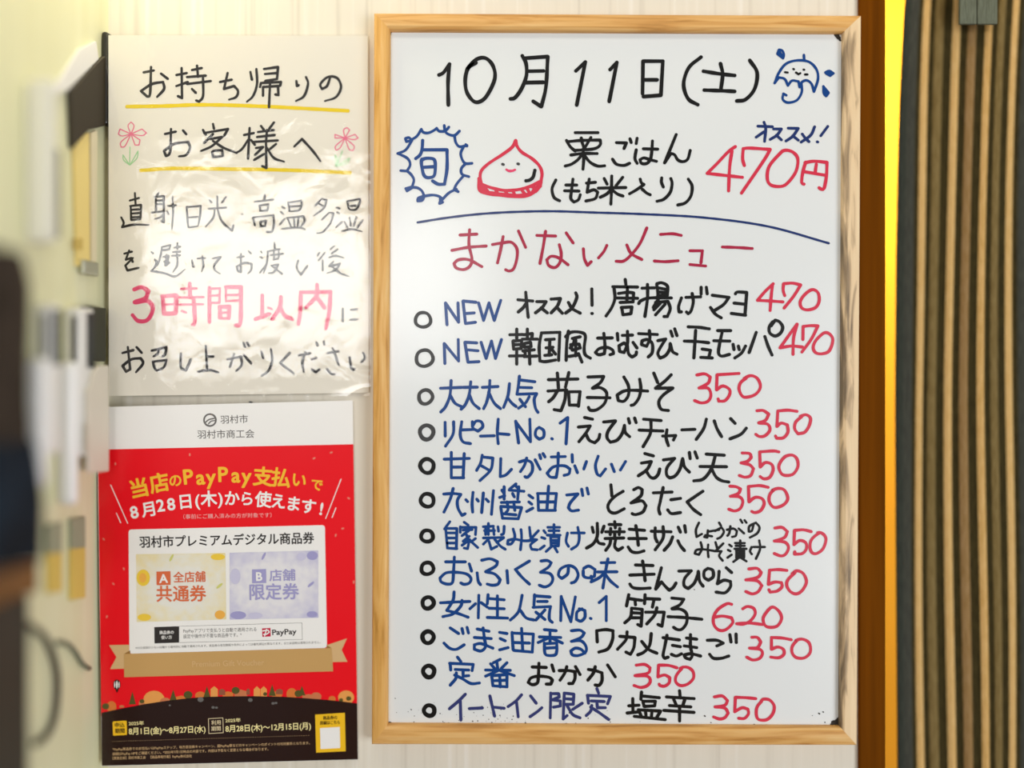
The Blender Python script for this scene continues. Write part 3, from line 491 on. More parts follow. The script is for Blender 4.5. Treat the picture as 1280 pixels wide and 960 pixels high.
for pk, gr in (('135 430 120 390 135 370 150 390 135 430,135 430 80 405 72 430 90 440 135 430,135 430 190 405 212 425 190 438 135 430,135 430 85 470 85 495 105 490 135 430,135 430 180 460 175 485 155 485 135 430', '130 495 128 580,128 585 95 535 98 560 128 585,130 585 170 515 165 550 130 585'),
               ('1205 450 1198 410 1215 398 1228 410 1205 450,1205 450 1155 432 1155 450 1205 450,1205 450 1255 432 1270 450 1250 458 1205 450,1205 450 1158 490 1160 510 1180 500 1205 450,1205 450 1250 490 1245 512 1225 505 1205 450', '1192 515 1165 585,1160 590 1155 535 1168 555 1160 590,1165 590 1228 550 1215 575 1165 590')):
    f = wsign('flower_drawing', 'pink pencil flower', 'pink', 1.25, (*S1, pk), taper=0)
    write('flower_stem', 'green pencil stem and leaves', 'green', 1.1, (*S1, gr), parent=f, plane=SIGN, lift=.0002)
wsign('storage_lettering', 'black brush lettering about avoiding sunlight and heat', 'brush', 2.7,
 (*S2, '200 190 290 165,248 120 255 230,210 250 215 370,205 240 305 230 300 355,215 275 290 270,215 310 290 305,215 345 290 340,215 370 300 360,122 345 145 395 130 435 240 412 380 415,465 120 450 145,440 150 445 300,430 155 515 150 515 390 490 375,445 190 510 190,445 225 510 222,405 300 520 290,520 310 480 345 435 360,555 240 630 235,595 155 600 300 590 455,545 290 560 320,725 250 740 420 760 435 830 425,725 250 855 240 850 330 830 425,745 345 830 340,1010 150 1010 250,935 185 960 210,1090 155 1050 210,930 265 1095 255,985 270 970 350 900 430,1010 260 1050 380 1145 470 1160 415,1238 315 1245 318'),
 (*S3, '265 135 262 180,175 200 350 180,215 235 300 225 290 280 225 285 215 235,155 345 175 420,155 345 345 325 350 420 330 480 280 480,225 385 275 375 270 425 230 428 225 385,425 245 450 265,415 295 435 315,405 410 450 355,480 205 495 290,480 210 600 190 605 230 580 280 495 290,500 245 590 240,470 350 620 335 635 380 590 440,480 360 510 440,535 350 540 430,575 350 570 430,425 450 580 440 640 460,790 175 730 240,790 175 835 185 810 260 715 330,860 300 790 370,860 300 900 310 870 400 800 480 745 490,765 215 800 240,930 255 960 265,935 300 955 312,925 435 980 385,1025 195 1045 270,1025 195 1140 175 1145 200 1110 270 1050 275,1060 240 1110 235,1050 345 1060 425,1110 340 1085 425,1000 385 1030 440,1170 370 1120 440,980 470 1070 455 1160 475'),
 (*S2, '150 680 225 660,195 650 165 735 215 720 230 760,230 720 160 790 180 835 285 810,400 665 420 680,430 735 450 750 435 800 400 840 520 860 620 890 710 825,495 620 575 600 565 640 500 650,500 620 480 720 455 790,510 710 560 700 550 750 515 755,610 625 670 615,640 580 640 640,600 665 670 660,590 700 670 695,635 665 640 780 600 850,540 690 530 790 570 760,775 740 785 800 800 800,825 725 900 720,870 705 880 790 865 845,965 725 1040 710 985 780 985 830 1035 865'),
 (*S3, '10 715 75 705,45 680 45 850 20 840 5 800 80 765 145 775 140 830 110 865,115 655 140 680,225 710 245 725,230 660 240 672,220 855 285 775,290 660 410 635,355 580 360 640,295 660 285 760 255 860,320 695 440 680,350 660 350 730,395 655 395 715,345 735 395 725,325 790 390 780 350 850 300 860,340 800 430 870,575 740 560 810 600 875 660 790,770 670 750 700,820 670 760 745,800 740 800 840,905 610 870 640,940 640 880 680,860 715 920 700 1000 720,900 750 860 795 930 780,880 800 960 770 920 830 840 860,890 800 960 860 1045 890'))
wsign('red_lettering', 'thick rose red lettering giving the time limit', 'rose', 5.0,
 (*S4, '225 115 290 95 345 130 320 190 230 225 340 215 385 280 340 375 260 385 210 335,470 175 480 325,465 175 585 165 580 320,480 325 580 318,700 65 705 185,735 190 745 400 725 415,870 100 870 395,1010 95 1140 95 1135 400 1095 420,955 265 1040 262 1035 365,960 270 960 360'),
 (*S5, '225 165 225 335,165 370 285 325,385 180 375 270 310 370,385 280 420 340 485 370,555 140 550 310 535 415,695 75 690 170 600 270,700 190 760 275,560 140 810 135 800 300 770 450'), taper=.2)
wsign('red_lettering', 'thinner rose red strokes of the same row', 'rose', 3.0,
 (*S4, '485 245 575 240,625 110 760 105,610 185 820 180,610 245 815 242,635 300 670 315,870 110 960 105 955 230 875 230,875 170 955 165,1010 90 1010 200,1010 165 1130 160,1010 215 1120 210,960 315 1035 312,960 365 1040 362'), (*S5, '275 270 310 285'), taper=.2)
wsign('request_lettering', 'black brush lettering asking to eat soon', 'brush', 3.1,
 (*S4, '125 660 220 635,170 610 190 800 155 820 125 770 200 715 280 705 300 750 240 825,245 610 290 660,375 640 500 610 490 670 465 690,430 625 430 660 390 690,385 735 400 790 420 810,385 735 500 720 480 780 420 812,625 665 625 780 670 810 710 715,838 600 850 815,850 690 905 690,775 820 870 805 945 828,1025 715 1140 690 1145 760 1100 815,1080 670 1045 780'),
 (*S5, '65 675 130 750,65 575 80 610,95 572 112 600,218 650 235 705,300 630 310 720 280 810 220 855,460 660 380 745 435 790 495 835,540 680 640 662,595 650 570 740 580 820,650 715 690 700,650 800 685 825 715 800,690 570 700 600,752 562 758 592,785 660 880 645,828 620 855 690 882 765,780 800 820 840 850 840,975 695 985 780 1005 805 1015 795,1090 660 1105 700 1075 740,915 280 915 390,985 290 1040 285,980 375 1040 372'), taper=.3)
# clear film: one wavy sheet a little larger than the paper, welded edge, lower right corner lifted
nx, ny = 60, 84; vs, fs = [], []
from mathutils import noise as NZ
for j in range(ny+1):
    for i in range(nx+1):
        u = 132.8+(463.2-132.8)*i/nx; v = 42.5+(495-42.5)*j/ny
        p = SIGN.at(u, v, .0008); e = min(i/4, (nx-i)/4, j/4, (ny-j)/4, 1)
        mid = math.exp(-((v-335)/120)**2)
        y = (-.0006-.0006*NZ.noise(Vector((u*.021, v*.021, 3)))-.00032*NZ.noise(Vector((u*.06, v*.05, 8))))*e
        c = max(0, (u-405)/58)*max(0, (v-482)/13); y -= .006*c*c
        vs.append(p+Vector((0, y, 0)))
for j in range(ny):
    for i in range(nx):
        a = j*(nx+1)+i; fs.append((a, a+nx+1, a+nx+2, a+1))
o = link('clear_film', vs, fs, M['film'], sg, True); o['label'] = 'crinkled clear plastic film'

# ------------------------------------------------------------------ the printed poster
ps = thing('voucher_poster', (-.35, 0, CZ-.24), 'red and dark brown printed gift voucher poster in a clear sleeve below the handwritten notice', 'poster')
X1, X2, X3 = (115, 490, 3.765), (115, 650, 3.765), (115, 790, 3.765)
def pp(b, *pts): return [(b[0]+x/b[2], b[1]+y/b[2]) for x, y in pts]
def PI(layer): return Ink(POSTER, .00016*layer)
sheet('paper', [(127.5, 957.5), (447.5, 949.5), (440.8, 500.5), (120.9, 509)], POSTER, 0, .0008, M['pwhite'], ps)
ik = PI(1); ik.poly([(122.4, 562), (441.8, 555.3), (446.5, 880), (126.5, 895)]); red = ik.build('red_panel', M['pred'], ps, 'red printed field')
ik = PI(2)
top = [(45, 380), (150, 358), (250, 339), (350, 324), (450, 312), (550, 305), (640, 303), (760, 302), (900, 305), (1000, 311), (1100, 319), (1180, 327), (1248, 336)]
ik.poly(pp(X3, *top)+[(447.4, 949.3), (127.4, 957.3)]); ik.build('dark_ground', M['pbrown'], ps, 'dark brown printed band with curved top')
# header
ik = PI(1); ik.text('羽村市', *pp(X1, (605, 146), (734, 142)), 11.2, .004); ik.text('羽村市商工会', *pp(X1, (496, 216), (764, 212)), 11.4, .004); ik.build('header_lettering', M['pgrey'], ps)
ik = PI(1); c = pp(X1, (555, 132))[0]; ik.stroke([(c[0]+7.4*math.cos(a), c[1]+7.4*math.sin(a)) for a in [k*math.pi/8 for k in range(17)]], 2.2)
ik.stroke(pp(X1, (535, 142), (550, 130), (575, 124)), 1.6); ik.stroke(pp(X1, (548, 150), (560, 138), (578, 134)), 1.4); ik.build('town_emblem', M['pgrey'], ps, 'grey round emblem')
# arched headings
ik = PI(2)
for ch, x, y, s_, r in (('当', 221, 452, 25.5, -13), ('店', 315, 428, 25.5, -11), ('の', 392, 416, 17.5, -8), ('P', 453, 396, 26, -6), ('a', 510, 398, 26, -5), ('y', 559, 395, 26, -3), ('P', 617, 385, 26, -2), ('a', 677, 388, 26, 0), ('y', 727, 391, 26, 2), ('支', 805, 398, 25.5, 4), ('払', 890, 404, 25.5, 6), ('い', 976, 414, 20, 8), ('で', 1058, 436, 16, 10)):
    ik.glyph(ch, pp(X1, (x, y))[0], s_, r, .026)
ik.build('arched_heading', M['ptitle'], ps, 'arched yellow heading')
ik = PI(2)
for ch, x, y, s_, r in (('8', 198, 564, 21, -12), ('月', 263, 552, 20, -10), ('2', 322, 532, 21, -8), ('8', 372, 526, 21, -7), ('日', 440, 515, 20, -6), ('(', 496, 508, 20, -4), ('木', 550, 502, 21, -2), (')', 604, 500, 20, 0), ('か', 660, 500, 20, 1), ('ら', 730, 502, 19, 2), ('使', 806, 506, 21, 4), ('え', 878, 514, 20, 5), ('ま', 950, 526, 20, 7), ('す', 1020, 538, 20, 8), ('!', 1080, 548, 21, 9)):
    ik.glyph(ch, pp(X1, (x, y))[0], s_, r, .024)
for a in ((88, 438, 168, 618), (115, 570, 135, 615), (1172, 410, 1100, 595), (1148, 545, 1130, 590)): ik.stroke(pp(X1, a[:2], a[2:]), 1.1)
ik.build('start_date_heading', M['pwhite'], ps, 'arched white heading')
ik = PI(2); ik.text('（事前にご購入済みの方が対象です）', *pp(X1, (430, 596), (845, 588)), 6.5); ik.build('small_note', M['pinkw'], ps)
ik = PI(2)
for x, y, b in ((110, 338, X1), (1126, 285, X1), (1045, 312, X1), (460, 295, X1), (1208, 500, X1), (55, 90, X2), (150, 230, X2), (1147, 72, X2), (1232, 292, X2), (70, 455, X2), (1180, 40, X2), (100, 300, X2)):
    ik = PI(2); ik.disc(pp(b, (x, y))[0], 2.2, 6, 1.3, x*.7); ik.build('confetti_fleck', M['pconf'], ps)
# voucher card
ik = PI(3); ik.rrect(pp(X2, (172, 45), (1096, 24), (1106, 602), (176, 630)), 4); card = ik.build('voucher_card', M['pwhite'], ps, 'white printed card')
ik = PI(4); ik.text('羽村市プレミアムデジタル商品券', *pp(X2, (224, 126), (1045, 106)), 15.5, .018); ik.build('card_heading', M['pblack'], card, 'bold black heading')
def radial(name, q, edge, mid):
    m = mat(name, (1, 1, 1), .5, .2); nt = m.node_tree; N_ = nt.nodes.new; c = sum((POSTER.at(*p) for p in q), Vector((0, 0, 0)))/4
    g = N_('ShaderNodeNewGeometry'); mp = N_('ShaderNodeMapping'); mp.vector_type = 'TEXTURE'; mp.inputs['Location'].default_value = c; mp.inputs['Scale'].default_value = (.064, 1, .048)
    ln = N_('ShaderNodeVectorMath'); ln.operation = 'LENGTH'; n = N_('ShaderNodeTexNoise'); n.inputs['Scale'].default_value = 95; ad = N_('ShaderNodeMath'); ad.operation = 'MULTIPLY_ADD'; ad.inputs[1].default_value = .9
    r = N_('ShaderNodeValToRGB'); r.color_ramp.elements[0].position = 1.05; r.color_ramp.elements[0].color = (*mid, 1); r.color_ramp.elements[1].position = 1.0; r.color_ramp.elements[1].color = (*edge, 1)
    r.color_ramp.elements[0].position = .52; dv = N_('ShaderNodeMath'); dv.operation = 'MULTIPLY'; dv.inputs[1].default_value = .54
    L_ = nt.links.new; L_(g.outputs['Position'], mp.inputs[0]); L_(mp.outputs[0], ln.inputs[0]); L_(g.outputs['Position'], n.inputs['Vector'])
    L_(n.outputs[0], ad.inputs[0]); L_(ln.outputs['Value'], ad.inputs[2]); L_(ad.outputs[0], dv.inputs[0]); L_(dv.outputs[0], r.inputs[0]); L_(r.outputs[0], nt.nodes['Principled BSDF'].inputs['Base Color'])
    return m
def coupon(q, base, deco, leaf, label, letter, l1, l2, colr, box, t1, t2, s1, s2, blobs, leaves):
    ik = PI(4); ik.rrect(pp(X2, *q), 1.2); cp = ik.build('coupon', radial(label.split()[1]+'_coupon_print', pp(X2, *q), *base), ps, label)
    for kk, (mm, bl) in enumerate(blobs):
        for x, y, rx, ry in bl:
            ik = PI(5+kk); ik.disc(pp(X2, (x, y))[0], rx, 14, ry); ik.build('coin_print', M[mm], cp)
    for x, y, r in leaves: ik = PI(6); ik.disc(pp(X2, (x, y))[0], 5.2, 10, 1.6, r); ik.build('leaf_print', M[leaf], cp)
    ik = PI(7); ik.poly(pp(X2, *box)); bx_ = ik.build('letter_box', M[colr], cp)
    ik = PI(8); ik.glyph(letter, tuple(sum((Vector(p) for p in pp(X2, *box)), Vector((0, 0)))/4), 15, -2, .03); ik.build('letter', M['pwhite'], cp)
    ik = PI(7); ik.text(l1, *pp(X2, *t1), s1, .016); ik.text(l2, *pp(X2, *t2), s2, .018); ik.build('coupon_lettering', M[colr], cp)
coupon([(207, 161), (628, 155), (632, 468), (210, 480)], ((.86, .70, .26), (.85, .83, .74)), None, 'pleaf', 'pale yellow coupon', 'A', '全店舗', '共通券', 'porange', ((303, 243), (369, 241), (370, 305), (304, 307)), ((384, 290), (534, 286)), ((304, 378), (536, 376)), 14.2, 21.5,
       [('pegg', [(241, 272, 8.5, 10.5), (246, 458, 8.5, 4.5), (592, 174, 9, 4)]), ('pamber', [(239, 272, 4.6, 6), (602, 446, 6.5, 5.5)])], [(374, 178, -1.1), (600, 310, -.7)])
coupon([(647, 154), (1065, 143), (1066, 460), (648, 469)], ((.50, .48, .70), (.83, .81, .82)), None, 'plav', 'pale lavender coupon', 'B', '店舗', '限定券', 'plav', ((753, 233), (819, 231), (820, 296), (754, 298)), ((836, 283), (957, 280)), ((743, 370), (973, 366)), 15.5, 21.5,
       [('plav', [(1037, 168, 7, 5.5), (688, 448, 10, 5), (1036, 444, 7, 4)]), ('plav2', [(674, 265, 6.5, 10), (985, 172, 6, 5), (770, 450, 9, 4)])], [(808, 170, -1.1), (1030, 303, -.7)])
ik = PI(4); ik.poly(pp(X2, (293, 504), (410, 500), (410, 577), (294, 581))); db = ik.build('usage_box', M['pblack'], ps, 'dark box')
ik = PI(5); ik.text('商品券の', *pp(X2, (318, 537), (385, 535)), 4.9, .02); ik.text('使い方', *pp(X2, (326, 560), (376, 558)), 4.9, .02); ik.build('usage_lettering', M['pwhite'], db)
ik = PI(4)
q = pp(X2, (412, 500), (988, 484), (990, 562), (412, 577))
for a, b in ((0, 1), (1, 2), (2, 3)): ik.stroke([q[a], q[b]], .4)
ik.text('PayPayアプリで支払うと自動で適用される', *pp(X2, (430, 530), (774, 522)), 5.6); ik.text('設定や操作が不要な商品券です。*', *pp(X2, (430, 556), (705, 548)), 5.6)
ik.text('※付与金額が少ない店舗から優先的に自動で適用されます。商品券の有効期限や条件によっては優先順位が異なります。また返金時は適用されません。', *pp(X2, (205, 607), (1075, 580)), 3.4)
ik.build('usage_text', M['pgrey'], card)
ik = PI(4); ik.poly(pp(X2, (800, 510), (840, 508), (841, 548), (802, 550))); lg = ik.build('payment_logo', M['pcrim'], ps, 'red square logo')
ik = PI(5); ik.stroke(pp(X2, (804, 522), (828, 519), (834, 528), (822, 537), (808, 538)), 1.5); ik.stroke(pp(X2, (822, 514), (812, 546)), 1.3); ik.build('logo_mark', M['pwhite'], lg)
ik = PI(4); ik.text('PayPay', *pp(X2, (849, 541), (962, 536)), 9.4, .022); ik.build('logo_lettering', M['pblack'], lg)
# ribbon
ik = PI(3); ik.poly(pp(X3, (80, 62), (175, 60), (175, 172), (85, 175), (115, 118))); ik.poly(pp(X3, (1105, 62), (1200, 30), (1175, 85), (1202, 140), (1110, 142))); ik.build('ribbon_tail', M['pgold3'], ps, 'pale gold ribbon ends')
ik = PI(4); ik.poly(pp(X3, (150, 104), (180, 86), (180, 104))); ik.poly(pp(X3, (1104, 62), (1128, 76), (1104, 78))); ik.build('ribbon_fold', M['pgold2'], ps, 'dark ribbon fold')
ik = PI(5); ik.poly(pp(X3, (150, 103), (1128, 75), (1135, 185), (152, 213))); rb = ik.build('ribbon_band', M['pgold'], ps, 'gold ribbon band')
ik = PI(6); ik.text('Premium Gift Voucher', *pp(X3, (472, 164), (810, 156)), 10.2, -.006); ik.build('ribbon_lettering', M['pgold3'], rb)
# balloon and little townscape
ik = PI(3); b0 = pp(X3, (117, 248))[0]; ik.disc(b0, 4.6, 16, 6.4); ik.poly(pp(X3, (110, 268), (125, 268), (120, 284), (115, 284))); bl = ik.build('balloon_print', M['pbrown'], ps)
ik = PI(4); ik.disc(b0, 1.1, 10, 5.2); ik.disc((b0[0]-2.7, b0[1]), .7, 10, 4); ik.disc((b0[0]+2.7, b0[1]), .7, 10, 4); ik.build('balloon_stripe', M['pwhite'], bl)
for x, y, w_, h, m in ((92, 352, 46, 54, 'phill'), (292, 318, 100, 84, 'pamber2'), (940, 292, 50, 56, 'phill'), (1196, 308, 76, 66, 'pamber2'), (1055, 304, 50, 40, 'ptan'), (345, 326, 50, 34, 'ptan'), (510, 300, 50, 40, 'phill'), (240, 336, 40, 40, 'ptan'), (1130, 316, 34, 30, 'phill'), (870, 296, 50, 34, 'phill')):
    ik = PI(1.1+.4*((x*7) % 10)/10); b = pp(X3, (x, y))[0]; ik.disc(b, w_/7.53, 16, h/7.53); ik.build('printed_hill', M[m], ps, 'orange printed hill')
for x, y, w_, h, m in ((575, 282, 34, 54, 'pamber2'), (700, 288, 60, 34, 'ptan'), (776, 285, 30, 60, 'pamber2'), (808, 285, 30, 60, 'pamber2'), (1020, 304, 60, 24, 'ptan'), (640, 292, 50, 26, 'phill'), (420, 312, 50, 26, 'phill'), (612, 282, 30, 30, 'pcut'), (882, 280, 32, 26, 'pcut'), (140, 350, 22, 12, 'ptan'), (735, 280, 16, 30, 'pcut')):
    ik = PI(1.55+.2*((x*7) % 10)/10); b = pp(X3, (x, y))[0]; a, c = w_/7.53, h/7.53; ik.poly([(b[0]-a, b[1]+c), (b[0]+a, b[1]+c), (b[0]+a, b[1]-c*.5), (b[0], b[1]-c), (b[0]-a, b[1]-c*.5)]); ik.build('printed_house', M[m], ps, 'terracotta printed house')
for x, y, h in ((190, 318, 60), (382, 300, 46), (541, 286, 50), (848, 278, 50), (988, 276, 36)):
    ik = PI(1.84); b = pp(X3, (x, y))[0]; ik.poly([(b[0]-4.4, b[1]+6), (b[0]+4.4, b[1]+6), (b[0], b[1]-h/6)]); ik.build('printed_tree', M['polive'], ps, 'dark olive printed tree')
for x, y, r in ((64, 350, 4.4), (235, 326, 3), (676, 275, 5), (452, 296, 5.5), (972, 290, 5), (815, 292, 2.6), (1172, 320, 2.6), (1208, 313, 3.2)):
    ik = PI(1.92); ik.disc(pp(X3, (x, y))[0], r, 12, r*.9); ik.build('printed_bush', M['polive'], ps, 'dark olive printed bush')
for x, y, r in ((511, 318, 4), (366, 345, 1.4), (570, 355, 2.2), (586, 356, 1.8), (745, 320, 3), (852, 336, 2.2), (866, 334, 1.8)):
    ik = PI(4); ik.disc(pp(X3, (x, y))[0], r, 8, r*.8); ik.build('printed_dot', M['pgrey'], ps, 'small grey shape below the town')
# dates and small print
ik = PI(3); ik.rrect(pp(X3, (97, 421), (163, 417), (165, 484), (99, 488)), 1.5); bx1 = ik.build('period_box', M['pyellow'], ps, 'yellow box')
ik = PI(4); ik.text('申込', *pp(X3, (108, 447), (153, 445)), 6.4, .02); ik.text('期間', *pp(X3, (109, 475), (154, 473)), 6.4, .02); ik.build('period_lettering', M['pbrown'], bx1)
ik = PI(3); q = pp(X3, (548, 408), (616, 404), (618, 474), (550, 478))
for i in range(4): ik.stroke([q[i], q[(i+1) % 4]], .8)
ik.text('利用', *pp(X3, (562, 436), (606, 434)), 6.2, .015); ik.text('期間', *pp(X3, (562, 464), (606, 462)), 6.2, .015)
ik.build('use_period_box', M['pyband'], ps, 'outlined box')
ik = PI(3)
ik.text('2025年', *pp(X3, (173, 439), (244, 436)), 5.6, .022); ik.text('8月1日(金)～8月27日(水)', *pp(X3, (174, 481), (534, 470)), 9.8, .022)
ik.text('2025年', *pp(X3, (628, 425), (699, 422)), 5.6, .022); ik.text('8月28日(木)～12月15日(月)', *pp(X3, (629, 469), (1030, 455)), 9.8, .022)
ik.build('date_lettering', M['ppale'], ps, 'pale yellow dates')
ik = PI(3)
for k in range(86): ik.disc(pp(X3, (97+k*10.85, 515-k*.329))[0], .45, 5)
ik.text('*PayPay商品券でのお支払いはPayPayステップ、地方自治体キャンペーン、超PayPay祭などのキャンペーンのポイント付与対象外となります。', *pp(X3, (97, 558), (1025, 528)), 4.1, .01)
ik.text('詳細はPayPay HPをご確認ください。*2025年7月1日時点の内容です。内容は予告なく変更となる場合があります。', *pp(X3, (97, 580), (830, 556)), 4.1, .01)
ik.text('【実施主体】羽村市商工会　【商品券発行者】PayPay株式会社', *pp(X3, (97, 600), (470, 589)), 4.1, .01)
ik.build('small_print', M['pgold3'], ps, 'tiny gold print')
ik = PI(3); ik.poly(pp(X3, (1050, 389), (1190, 380), (1194, 561), (1055, 568))); yb = ik.build('code_panel', M['pyellow'], ps, 'yellow panel')
ik = PI(4); ik.text('商品券の', *pp(X3, (1088, 412), (1154, 409)), 5.2, .02); ik.text('詳細はこちら', *pp(X3, (1074, 436), (1166, 432)), 5.2, .02); ik.build('code_lettering', M['pbrown'], yb)
ik = PI(4); ik.poly(pp(X3, (1073, 452), (1166, 447), (1168, 546), (1076, 551))); ik.build('blank_code_square', M['pwhite'], yb, 'plain white square')
nx, ny = 24, 36; vs, fs = [], []
for j in range(ny+1):
    for i in range(nx+1):
        a, b = i/nx, j/ny; u = (120.3+(471-120.3)*a)*(1-b)+(127+(474-127)*a)*b; v = (506+(499-506)*a)*(1-b)+(968+(961-968)*a)*b
        u = min(u, 443.5+6*b) if a < .999 else 444+6*b
        u = 120.3*(1-b)+126.8*b+(444-120.3+(448.3-126.8-444+120.3)*b)*a
        vs.append(POSTER.at(u, v, .0020)+Vector((0, -.0008*abs(NZ.noise(Vector((u*.02, v*.015, 1)))), 0)))
for j in range(ny):
    for i in range(nx):
        a = j*(nx+1)+i; fs.append((a, a+nx+1, a+nx+2, a+1))
o = link('clear_sleeve', vs, fs, M['sleeve'], ps, True); o['label'] = 'clear plastic sleeve'
# tack holding the notice
mb = MB(); c = Plane(-.006).at(312, 503); n = 12
rg = lambda r, y: [Vector((c.x+r*math.cos(2*math.pi*i/n), y, c.z+r*math.sin(2*math.pi*i/n))) for i in range(n)]
mb.quad_prism(rg(.0014, -.0045), rg(.0014, 0)); tag(mb.build('map_pin', mat('pin_black', (.02, .02, .02), .3)), 'tiny black pin in the wall between the notice and the poster', 'pin')

# ------------------------------------------------------------------ things on the left wall (near the camera, out of focus)
def wprism(pxs, p0, p1):                        # outline traced on the left wall, given thickness
    f0 = [LW(u, v, p0) for u, v in pxs]; mb = MB(); mb.quad_prism([q+WNRM*(p1-p0) for q in f0], f0); return mb
def wbox(d0, d1, z0, z1, p0, p1):
    q0, q1 = (1-d0)*WN, (1-d1)*WN; mb = MB()
    mb.quad_prism([WP(q0, p0, z0), WP(q0, p1, z0), WP(q0, p1, z1), WP(q0, p0, z1)], [WP(q1, p0, z0), WP(q1, p1, z0), WP(q1, p1, z1), WP(q1, p0, z1)]); return mb
zz = lambda v, d: CZ+(480-v)/1000*d
wp = mat('white_plastic', (.82, .81, .77), .35); bp_ = mat('black_plastic', (.012, .010, .006), .35); dk = mat('dark_grey_plastic', (.02, .022, .018), .4)
bw = mat('black_panel', (.035, .026, .014), .6)
nb = thing('notice_holder', LW(104, 130), 'black wall panel with a slanted top edge beside the top of the handwritten notice', 'panel')
wprism([(85, 186), (105, 163), (116, 160), (126.5, 157), (126.5, 70), (121, 74), (82, 113)], .0005, .007).build('panel', bw, nb, .001)
wbox(dep(125), .9985, zz(156, .985), zz(39, .985), .0005, .009).build('end_bar', bp_, nb, .004)
tag(wprism([(58, 122), (81, 113), (120, 74), (117, 52), (96, 62)], .0005, .004).build('white_card', mat('white_card', (.85, .83, .79), .7)), 'white card tucked along the slanted top of the black wall panel', 'card')
wu = thing('wall_dispenser', LW(50, 200), 'tall blurred white plastic dispenser on the left wall near the top left corner', 'dispenser')
wbox(dep(29), dep(78, .033), zz(304, dep(29)), zz(98, dep(29)), .0005, .033).build('housing', mat('off_white_plastic', (.74, .72, .62), .4), wu, .010)
wbox(dep(78, .033)+.0005, dep(80, .020), zz(300, .90), zz(190, .90), .0005, .020).build('back_plate', mat('olive_rubber', (.16, .15, .05), .6), wu, .003)
pd = thing('paper_strip_pad', LW(104, 250), 'yellow and cream paper strips hanging from the black panel on the left wall', 'note strips')
wprism([(89, 172), (108, 166), (109, 330), (93, 333)], .0005, .004).build('yellow_strip', mat('yellow_paper', (.86, .68, .25), .8), pd)
wprism([(109, 166), (116.5, 163), (115.5, 326), (109.5, 330)], .0005, .006).build('cream_strip', mat('cream_card', (.74, .66, .45), .8), pd)
wbox(dep(96), dep(115.5), zz(344, .955), zz(326, .955), .0005, .009).build('metal_clip', mat('dull_metal', (.45, .45, .36), .35, metal=.8), pd, .002)
wprism([(92, 298), (103, 298), (103, 312), (92, 312)], .0041, .0046).build('ochre_patch', mat('ochre_print', (.62, .45, .12), .8), pd)
def intercom(u0, u1, vt, vm, vb, label, w0):
    d0, d1 = dep(u0), dep(u1, w0)
    it = thing('intercom', LW(u0, vm), label, 'intercom', 'intercoms on the left wall')
    wbox(d0, d1, zz(vm+115, d0), zz(vt, d0), .0005, w0).build('body', wp, it, .004)
    wbox(d0-.002, d0+.002, zz(vm-2, d0), zz(vt+12, d0), w0*.52, w0*.76).build('slot', dk, it, .0008)
    wbox(d0-.016, d0-.001, zz(vb, d0), zz(vm-4, d0), .002, w0+.002).build('handset', mat('bright_white_plastic', (.92, .92, .90), .3), it, .007)
    wbox(d1-.014, d1-.001, zz(vm+4, d1), zz(vt+8, d1), w0-.002, w0+.001).build('display', dk, it, .0005)
    return it
intercom(79, 121, 384, 456, 630, 'white wall intercom nearest the poster, with bright white handset', .0215)
intercom(41, 80, 380, 452, 608, 'more blurred white wall intercom beside the dark hanging cloth', .0215)
gp = wbox(dep(122.5, .0215), dep(134, .012), zz(452, .985), zz(386, .985), .0005, .012).build('dark_gap_block', mat('dark_olive_gap', (.03, .03, .012), .5), None, .001)  # solid dark block put in for the dark gap beside the intercom
tag(gp, 'narrow dark olive block filling the dark gap in the corner behind the white intercom, above the beige switch cover', 'box')
cv = thing('switch_cover', LW(122, 520), 'beige switch cover with a curved corner between the intercom and the poster', 'switch plate')
wprism([(107, 592), (133.4, 589), (133.4, 457), (121, 457), (114.5, 463), (111, 472), (110, 482), (105, 489)], .0225, .026).build('plate', mat('beige_plastic', (.72, .67, .56), .45), cv, .0012)
wbox(dep(108, .026), dep(112.5, .026), zz(562, .96), zz(528, .96), .0258, .0275).build('rocker', mat('beige_rocker', (.62, .57, .46), .45), cv, .001)
wbox(dep(123, .022), dep(131, .022), zz(585, .97), zz(463, .97), .0005, .0227).build('back_box', mat('beige_box', (.70, .66, .55), .5), cv)
for uu, w_, vs_, lab in ((56, 18, (655, 692, 742), 'blurred yellow tag with grey top, beside the dark cloth on the left wall'), (85, 18, (648, 686, 750), 'blurred yellow tag with grey top, nearer the red poster on the left wall')):
    tg = thing('hanging_tag', LW(uu+6, vs_[1]), lab, 'tag', 'yellow tags on the left wall')
    wprism([(uu, vs_[0]), (uu, vs_[1]), (uu+w_, vs_[1]-2), (uu+w_, vs_[0]-3)], .0005, .005).build('cap', mat('grey_green_card', (.34, .36, .24), .7), tg, .001)
    wprism([(uu, vs_[1]), (uu, vs_[2]), (uu+w_, vs_[2]-3), (uu+w_, vs_[1]-2)], .0005, .005).build('tag_card', mat('yellow_card', (.72, .54, .12), .7), tg, .001)
def tube(name, pts, r, m, parent=None, n=8):
    vs, fs = [], []
    for i, p in enumerate(pts):
        t = (pts[min(i+1, len(pts)-1)]-pts[max(i-1, 0)]).normalized(); a = t.cross(WNRM).normalized(); b = t.cross(a)
        for k in range(n): vs.append(p+(a*math.cos(2*math.pi*k/n)+b*math.sin(2*math.pi*k/n))*r)
    for i in range(len(pts)-1):
        for k in range(n):
            k2 = (k+1) % n; fs.append((i*n+k, i*n+k2, (i+1)*n+k2, (i+1)*n+k))
    fs.append(tuple(range(n-1, -1, -1))); fs.append(tuple(range(len(vs)-n, len(vs))))
    return link(name, vs, fs, m, parent, True)
dc = mat('dark_cable', (.045, .045, .03), .6)
